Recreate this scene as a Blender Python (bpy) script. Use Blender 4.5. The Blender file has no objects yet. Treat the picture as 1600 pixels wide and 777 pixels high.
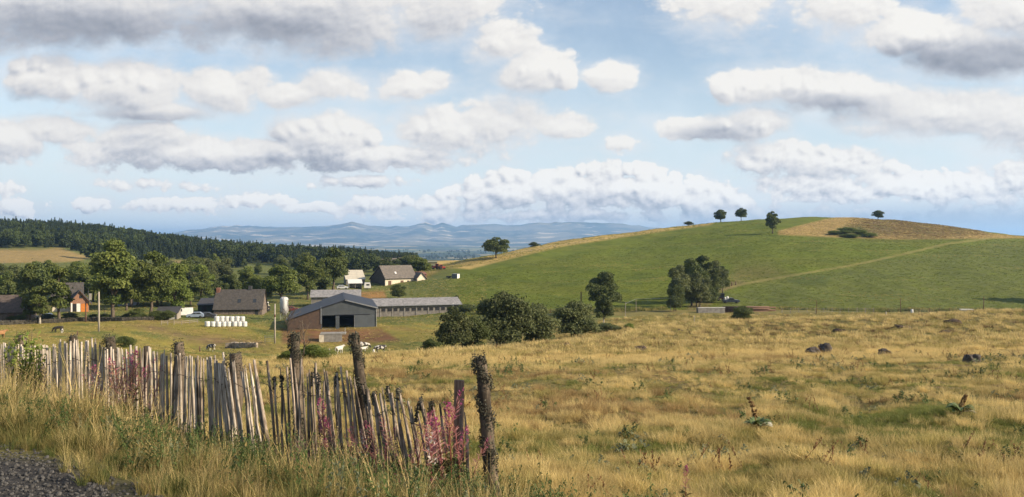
import bpy, math, random
import numpy as np
from mathutils import Vector, Matrix, Euler

rng = np.random.default_rng(11)
random.seed(11)
SC = bpy.context.scene
COL = SC.collection
R = math.radians
F, V0, U0 = 1331.0, 372.0, 800.0          # focal length and horizon of the photograph, in its pixels

# ------------------------------------------------------------------ helpers
def tag(o, label=None, cat=None, group=None, kind=None):
    if label: o['label'] = label
    if cat: o['category'] = cat
    if group: o['group'] = group
    if kind: o['kind'] = kind
    return o

def empty(name, loc, rz=0.0, label=None, cat=None, group=None):
    o = bpy.data.objects.new(name, None)
    o.empty_display_size = 0.3
    COL.objects.link(o)
    o.location = loc
    o.rotation_euler = (0, 0, rz)
    return tag(o, label, cat, group)

def np_mesh(name, V, faces, smooth=False):
    """faces: (M,k) int array or list of such arrays"""
    if isinstance(faces, np.ndarray): faces = [faces]
    faces = [f for f in faces if len(f)]
    m = bpy.data.meshes.new(name)
    V = np.asarray(V, dtype=np.float32)
    m.vertices.add(len(V)); m.vertices.foreach_set('co', V.ravel())
    loops = np.concatenate([f.ravel() for f in faces]).astype(np.int32)
    tot = np.concatenate([np.full(len(f), f.shape[1], dtype=np.int32) for f in faces])
    start = np.concatenate([[0], np.cumsum(tot)[:-1]]).astype(np.int32)
    m.loops.add(len(loops)); m.loops.foreach_set('vertex_index', loops)
    m.polygons.add(len(tot)); m.polygons.foreach_set('loop_start', start)
    m.polygons.foreach_set('use_smooth', np.full(len(tot), smooth, dtype=bool))
    m.update(calc_edges=True)
    m.validate()
    return m

def link(name, mesh, mt=None, parent=None, loc=None):
    o = bpy.data.objects.new(name, mesh)
    COL.objects.link(o)
    if mt is not None and not mesh.materials: mesh.materials.append(mt)
    if parent is not None: o.parent = parent
    if loc is not None: o.location = loc
    return o

def copy_tree(o, parent=None):
    c = o.copy(); COL.objects.link(c); c.parent = parent
    for ch in list(o.children): copy_tree(ch, c)
    return c

class MB:
    """collects simple shapes into one mesh"""
    def __init__(s): s.V, s.Fc, s.mi, s.cur = [], [], [], 0
    def add(s, vs, fs):
        b = len(s.V); s.V += [tuple(v) for v in vs]
        for f in fs: s.Fc.append([b + i for i in f]); s.mi.append(s.cur)
    def box(s, x0, x1, y0, y1, z0, z1, rot=None, piv=None):
        vs = [Vector((x, y, z)) for z in (z0, z1) for x, y in ((x0, y0), (x1, y0), (x1, y1), (x0, y1))]
        if rot is not None:
            p = Vector(piv or ((x0+x1)/2, (y0+y1)/2, (z0+z1)/2))
            vs = [p + rot @ (v - p) for v in vs]
        s.add(vs, [(3,2,1,0), (4,5,6,7), (0,1,5,4), (1,2,6,5), (2,3,7,6), (3,0,4,7)])
        return s
    def poly(s, pts): s.add(pts, [tuple(range(len(pts)))]); return s
    def prism(s, pts, off):
        """closed solid: polygon pts extruded by vector off"""
        n = len(pts); off = Vector(off)
        a = [Vector(p) for p in pts]; b = [p + off for p in a]
        s.add(a + b, [tuple(range(n))[::-1], tuple(range(n, 2*n))] + [(i, (i+1) % n, n+(i+1) % n, n+i) for i in range(n)])
        return s
    def tube(s, pts, rad, n=6, jit=0.0, cap=True):
        pts = [Vector(p) for p in pts]
        if not hasattr(rad, '__len__'): rad = [rad]*len(pts)
        vs = []; up = Vector((0.13, 0.31, 0.94))
        for i, p in enumerate(pts):
            d = (pts[min(i+1, len(pts)-1)] - pts[max(i-1, 0)]).normalized()
            a = d.cross(up)
            if a.length < 0.2: a = d.cross(Vector((1, 0, 0)))
            a.normalize(); b = d.cross(a)
            for k in range(n):
                t = 2*math.pi*k/n; rr = rad[i]*(1 + jit*(random.random()*2-1))
                vs.append(p + a*(math.cos(t)*rr) + b*(math.sin(t)*rr))
        fs = []
        for i in range(len(pts)-1):
            for k in range(n): fs.append((i*n+k, i*n+(k+1) % n, (i+1)*n+(k+1) % n, (i+1)*n+k))
        if cap: fs += [tuple(range(n))[::-1], tuple((len(pts)-1)*n+k for k in range(n))]
        s.add(vs, fs); return s
    def lathe(s, prof, n=20, c=(0, 0, 0), axis='z'):
        vs, fs = [], []
        for (r, z) in prof:
            for k in range(n):
                t = 2*math.pi*k/n; a, b = math.cos(t)*r, math.sin(t)*r
                p = (a, b, z) if axis == 'z' else ((z, a, b) if axis == 'x' else (a, z, b))
                vs.append((p[0]+c[0], p[1]+c[1], p[2]+c[2]))
        for i in range(len(prof)-1):
            for k in range(n): fs.append((i*n+k, i*n+(k+1) % n, (i+1)*n+(k+1) % n, (i+1)*n+k))
        fs += [tuple(range(n))[::-1], tuple((len(prof)-1)*n+k for k in range(n))]
        s.add(vs, fs); return s
    def mesh(s, name, smooth=False):
        m = bpy.data.meshes.new(name); m.from_pydata(s.V, [], s.Fc); m.update()
        if any(s.mi): m.polygons.foreach_set('material_index', s.mi)
        if smooth: m.polygons.foreach_set('use_smooth', [True]*len(m.polygons))
        return m
    def build(s, name, mt, parent=None, smooth=False, bevel=0):
        o = link(name, s.mesh(name, smooth), None, parent)
        for q in (mt if isinstance(mt, (list, tuple)) else [mt]): o.data.materials.append(q)
        if bevel:
            b = o.modifiers.new('bevel', 'BEVEL'); b.width = bevel; b.segments = 2; b.limit_method = 'ANGLE'
        return o

def sines(n, wl, seed, spread=0.35):
    g = np.random.default_rng(seed)
    a = g.uniform(0, 2*np.pi, n); k = 2*np.pi/(wl*np.exp(g.normal(0, spread, n)))
    return np.stack([np.cos(a)*k, np.sin(a)*k, g.uniform(0, 6.28, n)], 1)

def wave(x, y, P):
    s = 0
    for kx, ky, p in P: s = s + np.sin(kx*x + ky*y + p)
    return s/math.sqrt(len(P)/2.0)/1.4

def smooth(a, b, x):
    t = np.clip((x-a)/(b-a), 0, 1); return t*t*(3-2*t)

# ------------------------------------------------------------------ terrain
CP = """
2000,45,552 2000,90,507 2000,135,480 2000,170,485 2000,205,486 2000,275,445 2000,350,405 2000,500,387 2000,650,396 2000,1000,402
1600,45,558 1600,60,542 1600,90,513 1600,132,486 1600,170,492 1600,205,489 1600,240,474 1600,275,441 1600,350,402 1600,430,383 1600,520,369 1600,620,380 1600,1000,402
1500,560,357.5 1500,640,366 1500,430,374 1500,122,491
1450,560,350 1450,660,360
1400,45,560 1400,60,545 1400,90,518 1400,118,497 1400,150,498 1400,205,490 1400,240,470 1400,275,440 1400,340,400 1400,430,373 1400,570,345 1400,700,358 1400,1000,398
1350,580,341.5 1350,700,356
1260,590,340 1260,700,354
1200,45,562 1200,60,547 1200,90,520 1200,110,503 1200,150,502 1200,205,489 1200,240,471 1200,275,440 1200,340,400 1200,430,366 1200,590,344 1200,700,354 1200,1000,396
1080,560,352 1080,680,364
1000,45,566 1000,60,552 1000,92,524 1000,120,518 1000,150,509 1000,180,499 1000,215,486 1000,250,466 1000,290,440 1000,355,410 1000,430,386 1000,530,362 1000,620,372 1000,1000,400
900,480,373.5 900,430,388 900,355,412 900,580,384
830,470,387
800,45,569 800,60,557 800,75,544 800,100,546 800,130,533 800,180,508 800,215,491 800,250,472 800,340,425 800,420,397 800,455,393 800,560,404 800,1000,410
720,420,408 720,520,414 720,340,430 720,260,468 720,225,489 720,190,510 720,150,532 720,110,550 720,68,551
640,45,572 640,62,556 640,90,561 640,130,550 640,165,528 640,190,509 640,225,492 640,290,456 640,330,440 640,430,426 640,600,414 640,1000,406
560,62,561 560,110,563 560,140,554 560,165,541 560,176,531 560,183,515.5 560,205,505
480,140,556 480,165,540 480,176,529 480,185,516 480,225,494 590,189,512 540,330,443 540,480,428
430,35,578 430,55,572 430,90,570 430,126,560 430,160,538 430,190,516 430,225,494 430,330,449 430,480,430 430,620,414 430,1000,402
330,158,547 350,190,509 330,225,492
200,45,578 200,90,560 200,126,541 200,165,521 200,195,503 200,225,492 200,330,454 200,480,425 200,620,406 200,900,374 200,1000,377
300,480,426 300,620,409 300,950,388
0,45,578 0,70,566 0,100,551 0,165,520 0,195,504 0,230,488 0,330,446 0,500,409 0,620,391 0,900,360 0,1000,364
100,500,408 100,620,393 100,900,363 100,172,518 100,200,501
-400,45,575 -400,100,548 -400,195,502 -400,330,440 -400,500,400 -400,620,384 -400,900,350 -400,1000,352
"""
CPA = np.array([[float(q) for q in t.split(',')] for t in CP.split()])
def _k(r2): return 0.5*r2*np.log(r2 + 1e-9)
_ca = np.stack([CPA[:, 0]/320.0, np.log(CPA[:, 1])*2.6], 1)
_n = len(_ca)
_A = np.zeros((_n+3, _n+3))
_A[:_n, :_n] = _k(((_ca[:, None]-_ca[None])**2).sum(2)) + np.eye(_n)*0.01
_A[:_n, _n] = 1; _A[:_n, _n+1:] = _ca; _A[_n, :_n] = 1; _A[_n+1:, :_n] = _ca.T
_W = np.linalg.solve(_A, np.concatenate([CPA[:, 2], [0, 0, 0]]))
def v_rbf(u, lY):
    q = np.stack([u/320.0, lY*2.6], 1); out = np.empty(len(q))
    for i in range(0, len(q), 20000):
        b = q[i:i+20000]
        d2 = ((b[:, None, 0]-_ca[None, :, 0])**2 + (b[:, None, 1]-_ca[None, :, 1])**2)
        out[i:i+20000] = _k(d2) @ _W[:_n] + _W[_n] + b @ _W[_n+1:]
    return out

W_near, W_tuss, W_hill, W_far = sines(9, 3.2, 1), sines(12, 2.2, 2), sines(9, 38, 3), sines(10, 1500, 4)
W_mid = sines(10, 11, 5)
TC = R(47)
def fence_d(x, y): return 0.6*x + 0.8*y          # distance across the road, verge and fence line
def ground(x, y):
    x = np.atleast_1d(np.asarray(x, float)); y = np.atleast_1d(np.asarray(y, float))
    r = np.hypot(x, y); th = np.arctan2(x, y); thc = np.clip(th, -TC, TC)
    Y = r*np.cos(thc)
    u = U0 + F*np.tan(thc)
    v = v_rbf(u, np.log(np.clip(Y, 30, 1000)))
    zf = -(v-V0)/F*Y
    zf = zf + 0.35*wave(x, y, W_hill)*smooth(120, 260, Y) + 0.07*wave(x, y, W_mid)*smooth(40, 80, Y)
    zf = zf + 0.10*np.maximum(wave(x, y, W_tuss), -0.4)*smooth(55, 70, Y)*(1-smooth(150, 190, Y))
    plain = -92 + 9*wave(x, y, W_far) - 4
    zf = zf + (plain - zf)*smooth(980, 2100, Y)
    yc = np.clip(y, -12, 60); d = fence_d(x, yc)
    zr, zv, zm = -1.60-0.02*yc, -1.88-0.072*yc, -1.75-0.103*yc
    zn = np.where(d < 3.0, zr, np.where(d < 5.7, zr + (zv-zr)*smooth(2.9, 5.7, d), zv + (zm-zv)*smooth(5.7, 9.5, d)))
    zn = zn + 0.055*wave(x, y, W_near)*smooth(5.5, 8.0, d) + 0.02*wave(x, y, W_near)*smooth(3.0, 3.6, d)
    return zn + (zf-zn)*smooth(26, 45, Y)

def gz(x, y): return float(ground(x, y)[0])
def at(u, Y):
    x = (u-U0)/F*Y; return Vector((x, Y, gz(x, Y)))
def place(u, v, Yg, lo=0.82, hi=1.2):
    """the point of the ground near depth Yg that the photograph shows at (u, v)"""
    Ys = np.linspace(Yg*lo, Yg*hi, 160); xs = (u-U0)/F*Ys
    vv = V0 - F*ground(xs, Ys)/Ys
    i = int(np.argmin(np.abs(vv-v) + 0.02*np.abs(Ys-Yg)))
    return at(u, float(Ys[i]))

# ------------------------------------------------------------------ materials
def nt_new(name):
    m = bpy.data.materials.new(name); m.use_nodes = True
    nt = m.node_tree; nt.nodes.clear()
    return m, nt
class NB:
    """terse node building"""
    def __init__(s, nt): s.nt = nt
    def n(s, t, ins=None, **kw):
        nd = s.nt.nodes.new(t)
        for k, v in kw.items(): setattr(nd, k, v)
        for k, v in (ins or {}).items(): s.set(nd, k, v)
        return nd
    def set(s, nd, k, v):
        sk = nd.inputs[k]
        if isinstance(v, bpy.types.NodeSocket): s.nt.links.new(v, sk)
        elif isinstance(v, bpy.types.Node): s.nt.links.new(v.outputs[0], sk)
        else: sk.default_value = v
    def m(s, op, a, b=None, c=None, clamp=False):
        nd = s.n('ShaderNodeMath', operation=op, use_clamp=clamp); s.set(nd, 0, a)
        if b is not None: s.set(nd, 1, b)
        if c is not None: s.set(nd, 2, c)
        return nd.outputs[0]
    def vm(s, op, a, b=None, c=None):
        nd = s.n('ShaderNodeVectorMath', operation=op); s.set(nd, 0, a)
        if b is not None: s.set(nd, 1, b)
        if c is not None: s.set(nd, 2, c)
        return nd.outputs['Value'] if op in ('LENGTH', 'DOT_PRODUCT', 'DISTANCE') else nd.outputs[0]
    def mix(s, f, a, b, blend='MIX'):
        nd = s.n('ShaderNodeMix', data_type='RGBA', blend_type=blend)
        s.set(nd, 0, f); s.set(nd, 6, a if not isinstance(a, tuple) else c4(a)); s.set(nd, 7, b if not isinstance(b, tuple) else c4(b))
        return nd.outputs[2]
    def ss(s, x, a, b, lo=0.0, hi=1.0):
        nd = s.n('ShaderNodeMapRange', interpolation_type='SMOOTHSTEP')
        s.set(nd, 0, x); s.set(nd, 1, a); s.set(nd, 2, b); s.set(nd, 3, lo); s.set(nd, 4, hi)
        return nd.outputs[0]
    def noise(s, vec, scale, detail=5, rough=0.55, dim='3D', w=None):
        nd = s.n('ShaderNodeTexNoise', noise_dimensions=dim)
        s.set(nd, 'Vector', vec); s.set(nd, 'Scale', scale); s.set(nd, 'Detail', detail); s.set(nd, 'Roughness', rough)
        return nd.outputs[0]
def c4(c): return (c[0], c[1], c[2], 1.0)

def pmat(name, c1, c2=None, scale=2.0, rough=0.85, bump=0.0, bscale=None, stretch=(1, 1, 1), metal=0.0, spec=0.3, rand=0.0, wave_=None, brick=None):
    """procedural surface: two tones mixed by noise, bump, optional corrugation (scale along object x) or courses"""
    m, nt = nt_new(name); b = NB(nt)
    tc = b.n('ShaderNodeTexCoord').outputs['Object']
    vec = b.n('ShaderNodeMapping', {'Vector': tc, 'Scale': stretch}).outputs[0]
    if c2 is None: c2 = tuple(q*0.7 for q in c1)
    nz = b.noise(vec, scale, 7, 0.62)
    col = b.mix(b.ss(nz, 0.36, 0.64), c1, c2)
    h = b.noise(vec, bscale or scale*4, 6, 0.65)
    if rand:
        oi = b.n('ShaderNodeObjectInfo').outputs['Random']
        k = b.m('MULTIPLY_ADD', oi, 2*rand, 1-rand)
        col = b.mix(1.0, col, b.n('ShaderNodeCombineColor', {0: k, 1: k, 2: k}).outputs[0], 'MULTIPLY')
    if wave_:
        w = b.n('ShaderNodeTexWave', {'Vector': tc, 'Scale': wave_, 'Distortion': 0.0}, bands_direction='X').outputs[1]
        h = b.m('MULTIPLY_ADD', w, 1.0, b.m('MULTIPLY', h, 0.3))
        col = b.mix(b.m('MULTIPLY', w, 0.35), col, tuple(q*0.6 for q in c1))
    if brick:
        bt = b.n('ShaderNodeTexBrick', {'Vector': b.n('ShaderNodeMapping', {'Vector': tc, 'Rotation': brick[2]}).outputs[0], 'Scale': brick[0], 'Mortar Size': brick[1], 'Color1': (1, 1, 1, 1), 'Color2': (.72, .72, .72, 1), 'Mortar': (.45, .45, .45, 1)})
        col = b.mix(1.0, col, bt.outputs[0], 'MULTIPLY')
    p = b.n('ShaderNodeBsdfPrincipled', {'Base Color': col, 'Roughness': rough, 'Metallic': metal, 'Specular IOR Level': spec})
    if bump:
        bp = b.n('ShaderNodeBump', {'Height': h, 'Strength': bump, 'Distance': 0.05})
        nt.links.new(bp.outputs[0], p.inputs['Normal'])
    o = b.n('ShaderNodeOutputMaterial', {0: p.outputs[0]})
    return m

def leaf_mat(name, c1, c2, scale=0.5, trans=0.35, rand=0.18, rough=0.6, inst=False, c3=None):
    """foliage: two tones by clump and by leaf, part of the light passing through"""
    m, nt = nt_new(name); b = NB(nt)
    tc = b.n('ShaderNodeTexCoord').outputs['Object']
    at_ = b.n('ShaderNodeAttribute', attribute_name='tone').outputs['Fac']
    nz = b.noise(tc, scale, 3)
    col = b.mix(b.m('MULTIPLY_ADD', at_, 0.7, b.m('MULTIPLY_ADD', nz, 1.2, -0.45), clamp=True), c1, c2)
    if inst:
        ti = b.n('ShaderNodeAttribute', attribute_name='tint', attribute_type='INSTANCER').outputs['Fac']
        if c3: col = b.mix(b.ss(ti, 0.45, 1.0), col, c3)
        k = b.m('MULTIPLY_ADD', b.m('FRACT', b.m('MULTIPLY', ti, 57.31)), 2*rand, 1-rand)
    else:
        k = b.m('MULTIPLY_ADD', b.n('ShaderNodeObjectInfo').outputs['Random'], 2*rand, 1-rand)
    col = b.mix(1.0, col, b.n('ShaderNodeCombineColor', {0: k, 1: k, 2: k}).outputs[0], 'MULTIPLY')
    p = b.n('ShaderNodeBsdfPrincipled', {'Base Color': col, 'Roughness': rough, 'Specular IOR Level': 0.25})
    t = b.n('ShaderNodeBsdfTranslucent', {'Color': col})
    mx = b.n('ShaderNodeMixShader', {0: trans, 1: p.outputs[0], 2: t.outputs[0]})
    b.n('ShaderNodeOutputMaterial', {0: mx.outputs[0]})
    return m
# ------------------------------------------------------------------ camera, sun, render settings
cam = bpy.data.objects.new('camera', bpy.data.cameras.new('camera')); COL.objects.link(cam); SC.camera = cam
cam.rotation_euler = (R(90), 0, 0)
cam.data.sensor_width = 36; cam.data.lens = F/1600*36
cam.data.shift_y = -(388.5-V0)/1600
cam.data.clip_start = 0.05; cam.data.clip_end = 90000
SUN_AZ, SUN_EL = 103.0, 28.0              # azimuth clockwise from the view direction
sd = Vector((math.sin(R(SUN_AZ))*math.cos(R(SUN_EL)), math.cos(R(SUN_AZ))*math.cos(R(SUN_EL)), math.sin(R(SUN_EL))))
sun = bpy.data.objects.new('sun', bpy.data.lights.new('sun', 'SUN')); COL.objects.link(sun)
sun.rotation_euler = sd.to_track_quat('Z', 'Y').to_euler(); sun.location = (60, -20, 60)
sun.data.energy = 5.0; sun.data.angle = R(0.5); sun.data.color = (1.0, 0.84, 0.62)
vs = SC.view_settings
vs.view_transform = 'Standard'; vs.look = 'None'; vs.exposure = 0.78; vs.gamma = 1.0; vs.use_curve_mapping = False
SC.cycles.max_bounces = 4; SC.cycles.diffuse_bounces = 2; SC.cycles.transmission_bounces = 3; SC.cycles.volume_bounces = 1
SC.cycles.use_denoising = True

# ------------------------------------------------------------------ sky with cumulus clouds (a function of direction only)
world = bpy.data.worlds.new('World'); SC.world = world; world.use_nodes = True
wn = world.node_tree; wn.nodes.clear(); B = NB(wn)
# field of the clouds: direction -> (U, V) on a plane one unit ahead, in units of 1/1331
def density_group():
    g = bpy.data.node_groups.new('cloud_field', 'ShaderNodeTree')
    g.interface.new_socket('P', in_out='INPUT', socket_type='NodeSocketVector')
    g.interface.new_socket('D', in_out='OUTPUT', socket_type='NodeSocketFloat')
    g.interface.new_socket('E', in_out='OUTPUT', socket_type='NodeSocketFloat')
    q = NB(g); gi = q.n('NodeGroupInput'); go = q.n('NodeGroupOutput'); P = gi.outputs[0]
    z = q.n('ShaderNodeSeparateXYZ', {0: P}).outputs[1]
    lowf = q.ss(z, 70, 230)
    # domain warp
    wv = q.n('ShaderNodeTexNoise', {'Vector': P, 'Scale': 0.012, 'Detail': 4.0}).outputs['Color']
    wv = q.vm('MULTIPLY', q.vm('SUBTRACT', wv, (.5, .5, .5)), (40, 13, 0))
    PW = q.vm('ADD', P, wv)
    E = None
    for (u, v, a, bu, bd, wgt) in CLOUDS:
        cv = V0 - v; bm = (bu+bd)/2; cy = cv + (bu-bd)/2
        d = q.vm('LENGTH', q.vm('MULTIPLY_ADD', PW, (1/a, 1/bm, 0), (-(u-U0)/a, -cy/bm, 0)))
        e = q.m('MULTIPLY_ADD', d, -wgt, wgt)
        E = e if E is None else q.m('SMOOTH_MAX', E, e, 0.13)
    for (u, v, a, bu, bd, wgt) in PUFFS:
        e = q.m('MULTIPLY_ADD', q.vm('LENGTH', q.vm('MULTIPLY_ADD', PW, (1/a, 1/bu, 0), (-(u-U0)/a, -(V0-v)/bu, 0))), -wgt, wgt)
        E = q.m('SMOOTH_MAX', E, e, 0.05)
    def billow(sc, seed, k):
        PS = q.vm('MULTIPLY_ADD', PW, (.8, 1.15, 0), (seed*91.7, seed*37.1, 0))
        vo = q.n('ShaderNodeTexVoronoi', {'Vector': PS, 'Scale': sc, 'Detail': 3.0, 'Roughness': 0.55, 'Smoothness': 0.25}, feature='SMOOTH_F1', voronoi_dimensions='2D').outputs['Distance']
        nz = q.n('ShaderNodeTexNoise', {'Vector': PS, 'Scale': sc*0.8, 'Detail': 10.0, 'Roughness': 0.64}, noise_dimensions='2D').outputs[0]
        return q.m('SUBTRACT', q.m('MULTIPLY', q.m('SUBTRACT', nz, 0.5), 2.0), q.m('MULTIPLY', q.m('SUBTRACT', vo, 0.45), k))
    nb = q.n('ShaderNodeMix', {0: lowf, 2: billow(1/30.0, 1, .95), 3: billow(1/80.0, 2, .75)}).outputs[0]
    amp = q.ss(z, 60, 200, .60, .50)
    D = q.m('ADD', E, q.m('MULTIPLY_ADD', nb, amp, q.ss(z, 60, 200, 0.10, 0.14)))
    wn_ = g
    g.links.new(D, go.inputs[0]); g.links.new(E, go.inputs[1])
    return g
CLOUDS = [ # u, v of the centre, half width, height above, height below, weight
 (120,10,420,120,72,1.0),(470,25,300,110,68,1.0),(690,10,120,70,62,.9),(-150,30,300,90,80,1),
 (65,115,70,36,45,.9),(185,135,105,48,58,1.0),(348,150,66,50,38,1.0),(230,174,150,16,18,.7),
 (5,222,75,40,40,1.0),(85,200,90,26,30,.8),
 (215,228,120,42,44,1.0),(320,242,110,34,32,.9),(400,240,190,30,32,.9),(505,216,105,50,56,1.0),(685,208,80,50,40,.95),(590,248,170,26,24,.9),(770,195,80,52,58,.75),
 (525,130,68,26,30,.8),(640,128,64,24,32,.75),(455,150,70,24,24,.7),
 (380,120,60,20,24,.5),(830,112,78,34,36,.85),(952,120,40,26,24,.75),(775,70,55,60,50,.62),(815,178,40,30,30,.5),(975,222,32,18,18,.6),(880,200,50,24,24,.35),
 (1140,15,88,40,48,.68),(1080,0,60,30,30,.4),
 (1430,60,105,44,36,1.0),(1530,85,190,46,42,1.0),(1620,30,120,60,50,1),(1320,15,110,45,40,.55),
 (1190,140,95,36,32,.95),(1300,142,130,38,36,.95),(1120,205,105,26,18,.8),(1180,190,60,32,28,.8),
 (1470,180,180,46,42,.85),(1600,190,120,60,60,.85),(1380,200,80,22,20,.5),
 (790,300,85,24,36,.95),(880,298,70,30,40,1.0),(955,292,80,32,46,1.0),(1030,300,85,28,40,1.0),(1105,310,80,24,28,.9),(700,312,50,14,22,.7),
 (1225,248,92,34,30,1.0),(1310,256,100,32,28,1.0),(1290,296,160,28,26,.9),(1400,290,110,30,24,.85),(1500,300,140,34,28,.9),(1610,290,110,50,40,.9),
 (150,318,34,14,13,.9),(300,322,110,15,12,.75),(15,326,62,18,14,.85),(405,312,70,14,13,.8),(610,318,90,15,18,.7),(560,285,90,12,12,.6),(240,290,100,10,10,.5),(520,325,90,10,10,.6),(10,296,40,14,14,.7),
 (900,332,330,14,18,.55),(1250,335,260,16,22,.6),(1560,338,220,16,24,.6),
]
_pr = random.Random(4)
PUFFS = []
for crest, n, r0, r1, rows in (([(675,308),(700,292),(740,276),(790,264),(850,270),(890,258),(940,250),(985,255),(1030,263),(1080,274),(1130,287),(1165,304)], 20, 13, 24, 2),
        ([(1160,240),(1200,228),(1240,219),(1290,222),(1330,232),(1380,240),(1415,258)], 11, 14, 24, 1), ([(1420,292),(1470,277),(1520,272),(1590,262)], 8, 14, 24, 1),
        ([(425,198),(470,184),(512,175),(555,186),(605,210)], 7, 17, 28, 1), ([(95,112),(150,101),(190,98),(235,110)], 5, 24, 34, 1), ([(640,182),(690,176),(730,190)], 4, 20, 28, 1),
        ([(1120,124),(1165,112),(1215,110),(1265,116),(1330,118)], 6, 20, 30, 1), ([(1370,48),(1430,30),(1490,36)], 4, 26, 36, 1), ([(1130,186),(1185,176),(1200,186)], 4, 14, 20, 1),
        ([(8,318),(50,322)], 3, 9, 14, 1), ([(130,314),(170,314)], 3, 9, 13, 1), ([(270,318),(330,314),(420,306)], 5, 8, 13, 1), ([(560,310),(640,306)], 4, 9, 14, 1), ([(20,92),(50,86),(80,92)], 3, 20, 26, 1), ([(800,100),(850,86),(890,104)], 4, 18, 26, 1)):
    for row in range(rows):
        for i in range(n):
            t = (i+.5+_pr.uniform(-.3, .3))/n*(len(crest)-1); j = min(int(t), len(crest)-2); f_ = t-j
            r_ = _pr.uniform(r0, r1)*(1+.25*row); u_ = crest[j][0]*(1-f_)+crest[j+1][0]*f_; v_ = crest[j][1]*(1-f_)+crest[j+1][1]*f_
            PUFFS.append((u_, v_+r_*.75+row*r_*1.1, r_*1.12, r_, r_, 1.0))
DARKS = [ # broad shaded bases seen from below
 (190,52,480,46,60,.95),(470,72,240,26,30,.6),(1530,98,170,44,34,1.1),(1300,165,130,24,24,.8),(1250,158,70,18,18,.4),(1110,212,85,20,14,.9),
 (400,262,280,24,26,.75),(420,225,80,34,40,.35),(20,165,90,22,18,1.0),(200,182,160,22,26,.55),
 (1000,335,420,26,24,.55),(1450,345,300,26,26,.75),(880,318,260,22,18,.4),(1240,270,110,14,12,.35),(560,300,90,10,10,.4),(220,230,60,24,24,.4),
]
DG = density_group()
d3 = B.n('ShaderNodeTexCoord').outputs['Generated']
sx, sy, sz = B.n('ShaderNodeSeparateXYZ', {0: d3}).outputs
ay = B.m('MAXIMUM', B.m('ABSOLUTE', sy), 0.12)
U = B.m('MULTIPLY', B.m('DIVIDE', sx, ay), F); Vv = B.m('MULTIPLY', B.m('DIVIDE', sz, ay), F)
P0 = B.n('ShaderNodeCombineXYZ', {0: U, 1: Vv}).outputs[0]
def dens(off=None):
    g = B.n('ShaderNodeGroup'); g.node_tree = DG
    B.set(g, 0, P0 if off is None else B.vm('ADD', P0, off)); return g.outputs[0] if off else g.outputs
D0, E0 = dens(); D1 = dens((5, 7, 0)); D2 = dens((18, 40, 0))
relief = B.m('SUBTRACT', D0, D1); body = B.m('SUBTRACT', D0, D2)
dark = None
for (u, v, a, bu, bd, w) in DARKS:
    bm = (bu+bd)/2; cy = V0 - v + (bu-bd)/2
    e = B.ss(B.vm('LENGTH', B.vm('MULTIPLY_ADD', P0, (1/a, 1/bm, 0), (-(u-U0)/a, -cy/bm, 0))), 1.25, 0.25, 0.0, w)
    dark = e if dark is None else B.m('MAXIMUM', dark, e)
rk = B.m('MULTIPLY', B.ss(Vv, 60, 200, .62, .74), B.m('MULTIPLY_ADD', dark, -.55, 1.0))
L = B.m('ADD', B.m('MULTIPLY', relief, rk), B.m('MULTIPLY_ADD', body, 0.28, 0.68))
thick = B.ss(D0, 0.1, 1.1, 0.0, 0.16)
L = B.m('SUBTRACT', B.m('SUBTRACT', L, thick), B.m('MULTIPLY', dark, 0.42))
cr = B.n('ShaderNodeValToRGB', {0: L}); el = cr.color_ramp.elements
el[0].position = 0.0; el[0].color = (.150, .168, .205, 1); el[1].position = 0.92; el[1].color = (.555, .54, .515, 1)
for pos, c in ((.28, (.285, .295, .325)), (.5, (.40, .40, .412)), (.68, (.485, .473, .462))):
    e = el.new(pos); e.color = c4(c)
soft = B.m('MULTIPLY', B.ss(Vv, 60, 220, .16, .34), B.ss(body, -.25, .35, 1.7, .62))
alpha = B.ss(B.m('DIVIDE', B.m('ADD', D0, .10), soft), 0.0, 1.0)
veil = B.m('MULTIPLY_ADD', B.ss(B.noise(P0, 0.0045, 6, 0.6), 0.35, 0.8), 0.30, 0.10)
sky = B.n('ShaderNodeTexSky', sky_type='NISHITA', sun_disc=False, sun_elevation=R(SUN_EL), sun_rotation=R(SUN_AZ), air_density=1.0, dust_density=1.2, ozone_density=1.0)
SKY_S = 0.092
skyc = B.vm('MULTIPLY', sky.outputs[0], (SKY_S*1.0, SKY_S*1.0, SKY_S*1.0))
base = B.mix(B.ss(Vv, 330, 0, 0.0, .78), B.mix(veil, skyc, (.56, .60, .63)), (.48, .545, .60))
wis = B.m('ADD', E0, B.m('MULTIPLY', B.m('SUBTRACT', B.noise(B.n('ShaderNodeMapping', {'Vector': P0, 'Scale': (.7, 1.5, 1)}).outputs[0], 0.011, 8, 0.62), .5), 2.6))
base = B.mix(B.ss(wis, -0.55, 0.75, 0.0, .62), base, (.50, .50, .505))
lowk = B.ss(Vv, 40, 170, 1.13, 1.0)
full = B.mix(alpha, base, B.vm('MULTIPLY', cr.outputs[0], B.n('ShaderNodeCombineXYZ', {0: lowk, 1: lowk, 2: lowk}).outputs[0]))
hz = B.ss(B.vm('LENGTH', B.vm('MULTIPLY_ADD', P0, (1/620.0, 1/46.0, 0), (-(1520-U0)/620.0, -12/46.0, 0))), 1.2, .35, 0.0, .78)
full = B.mix(hz, full, (.255, .32, .395))
bg = B.n('ShaderNodeBackground', {'Color': full, 'Strength': 1.0})
B.n('ShaderNodeOutputWorld', {0: bg.outputs[0]})
world.cycles.sampling_method = 'NONE'

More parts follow.
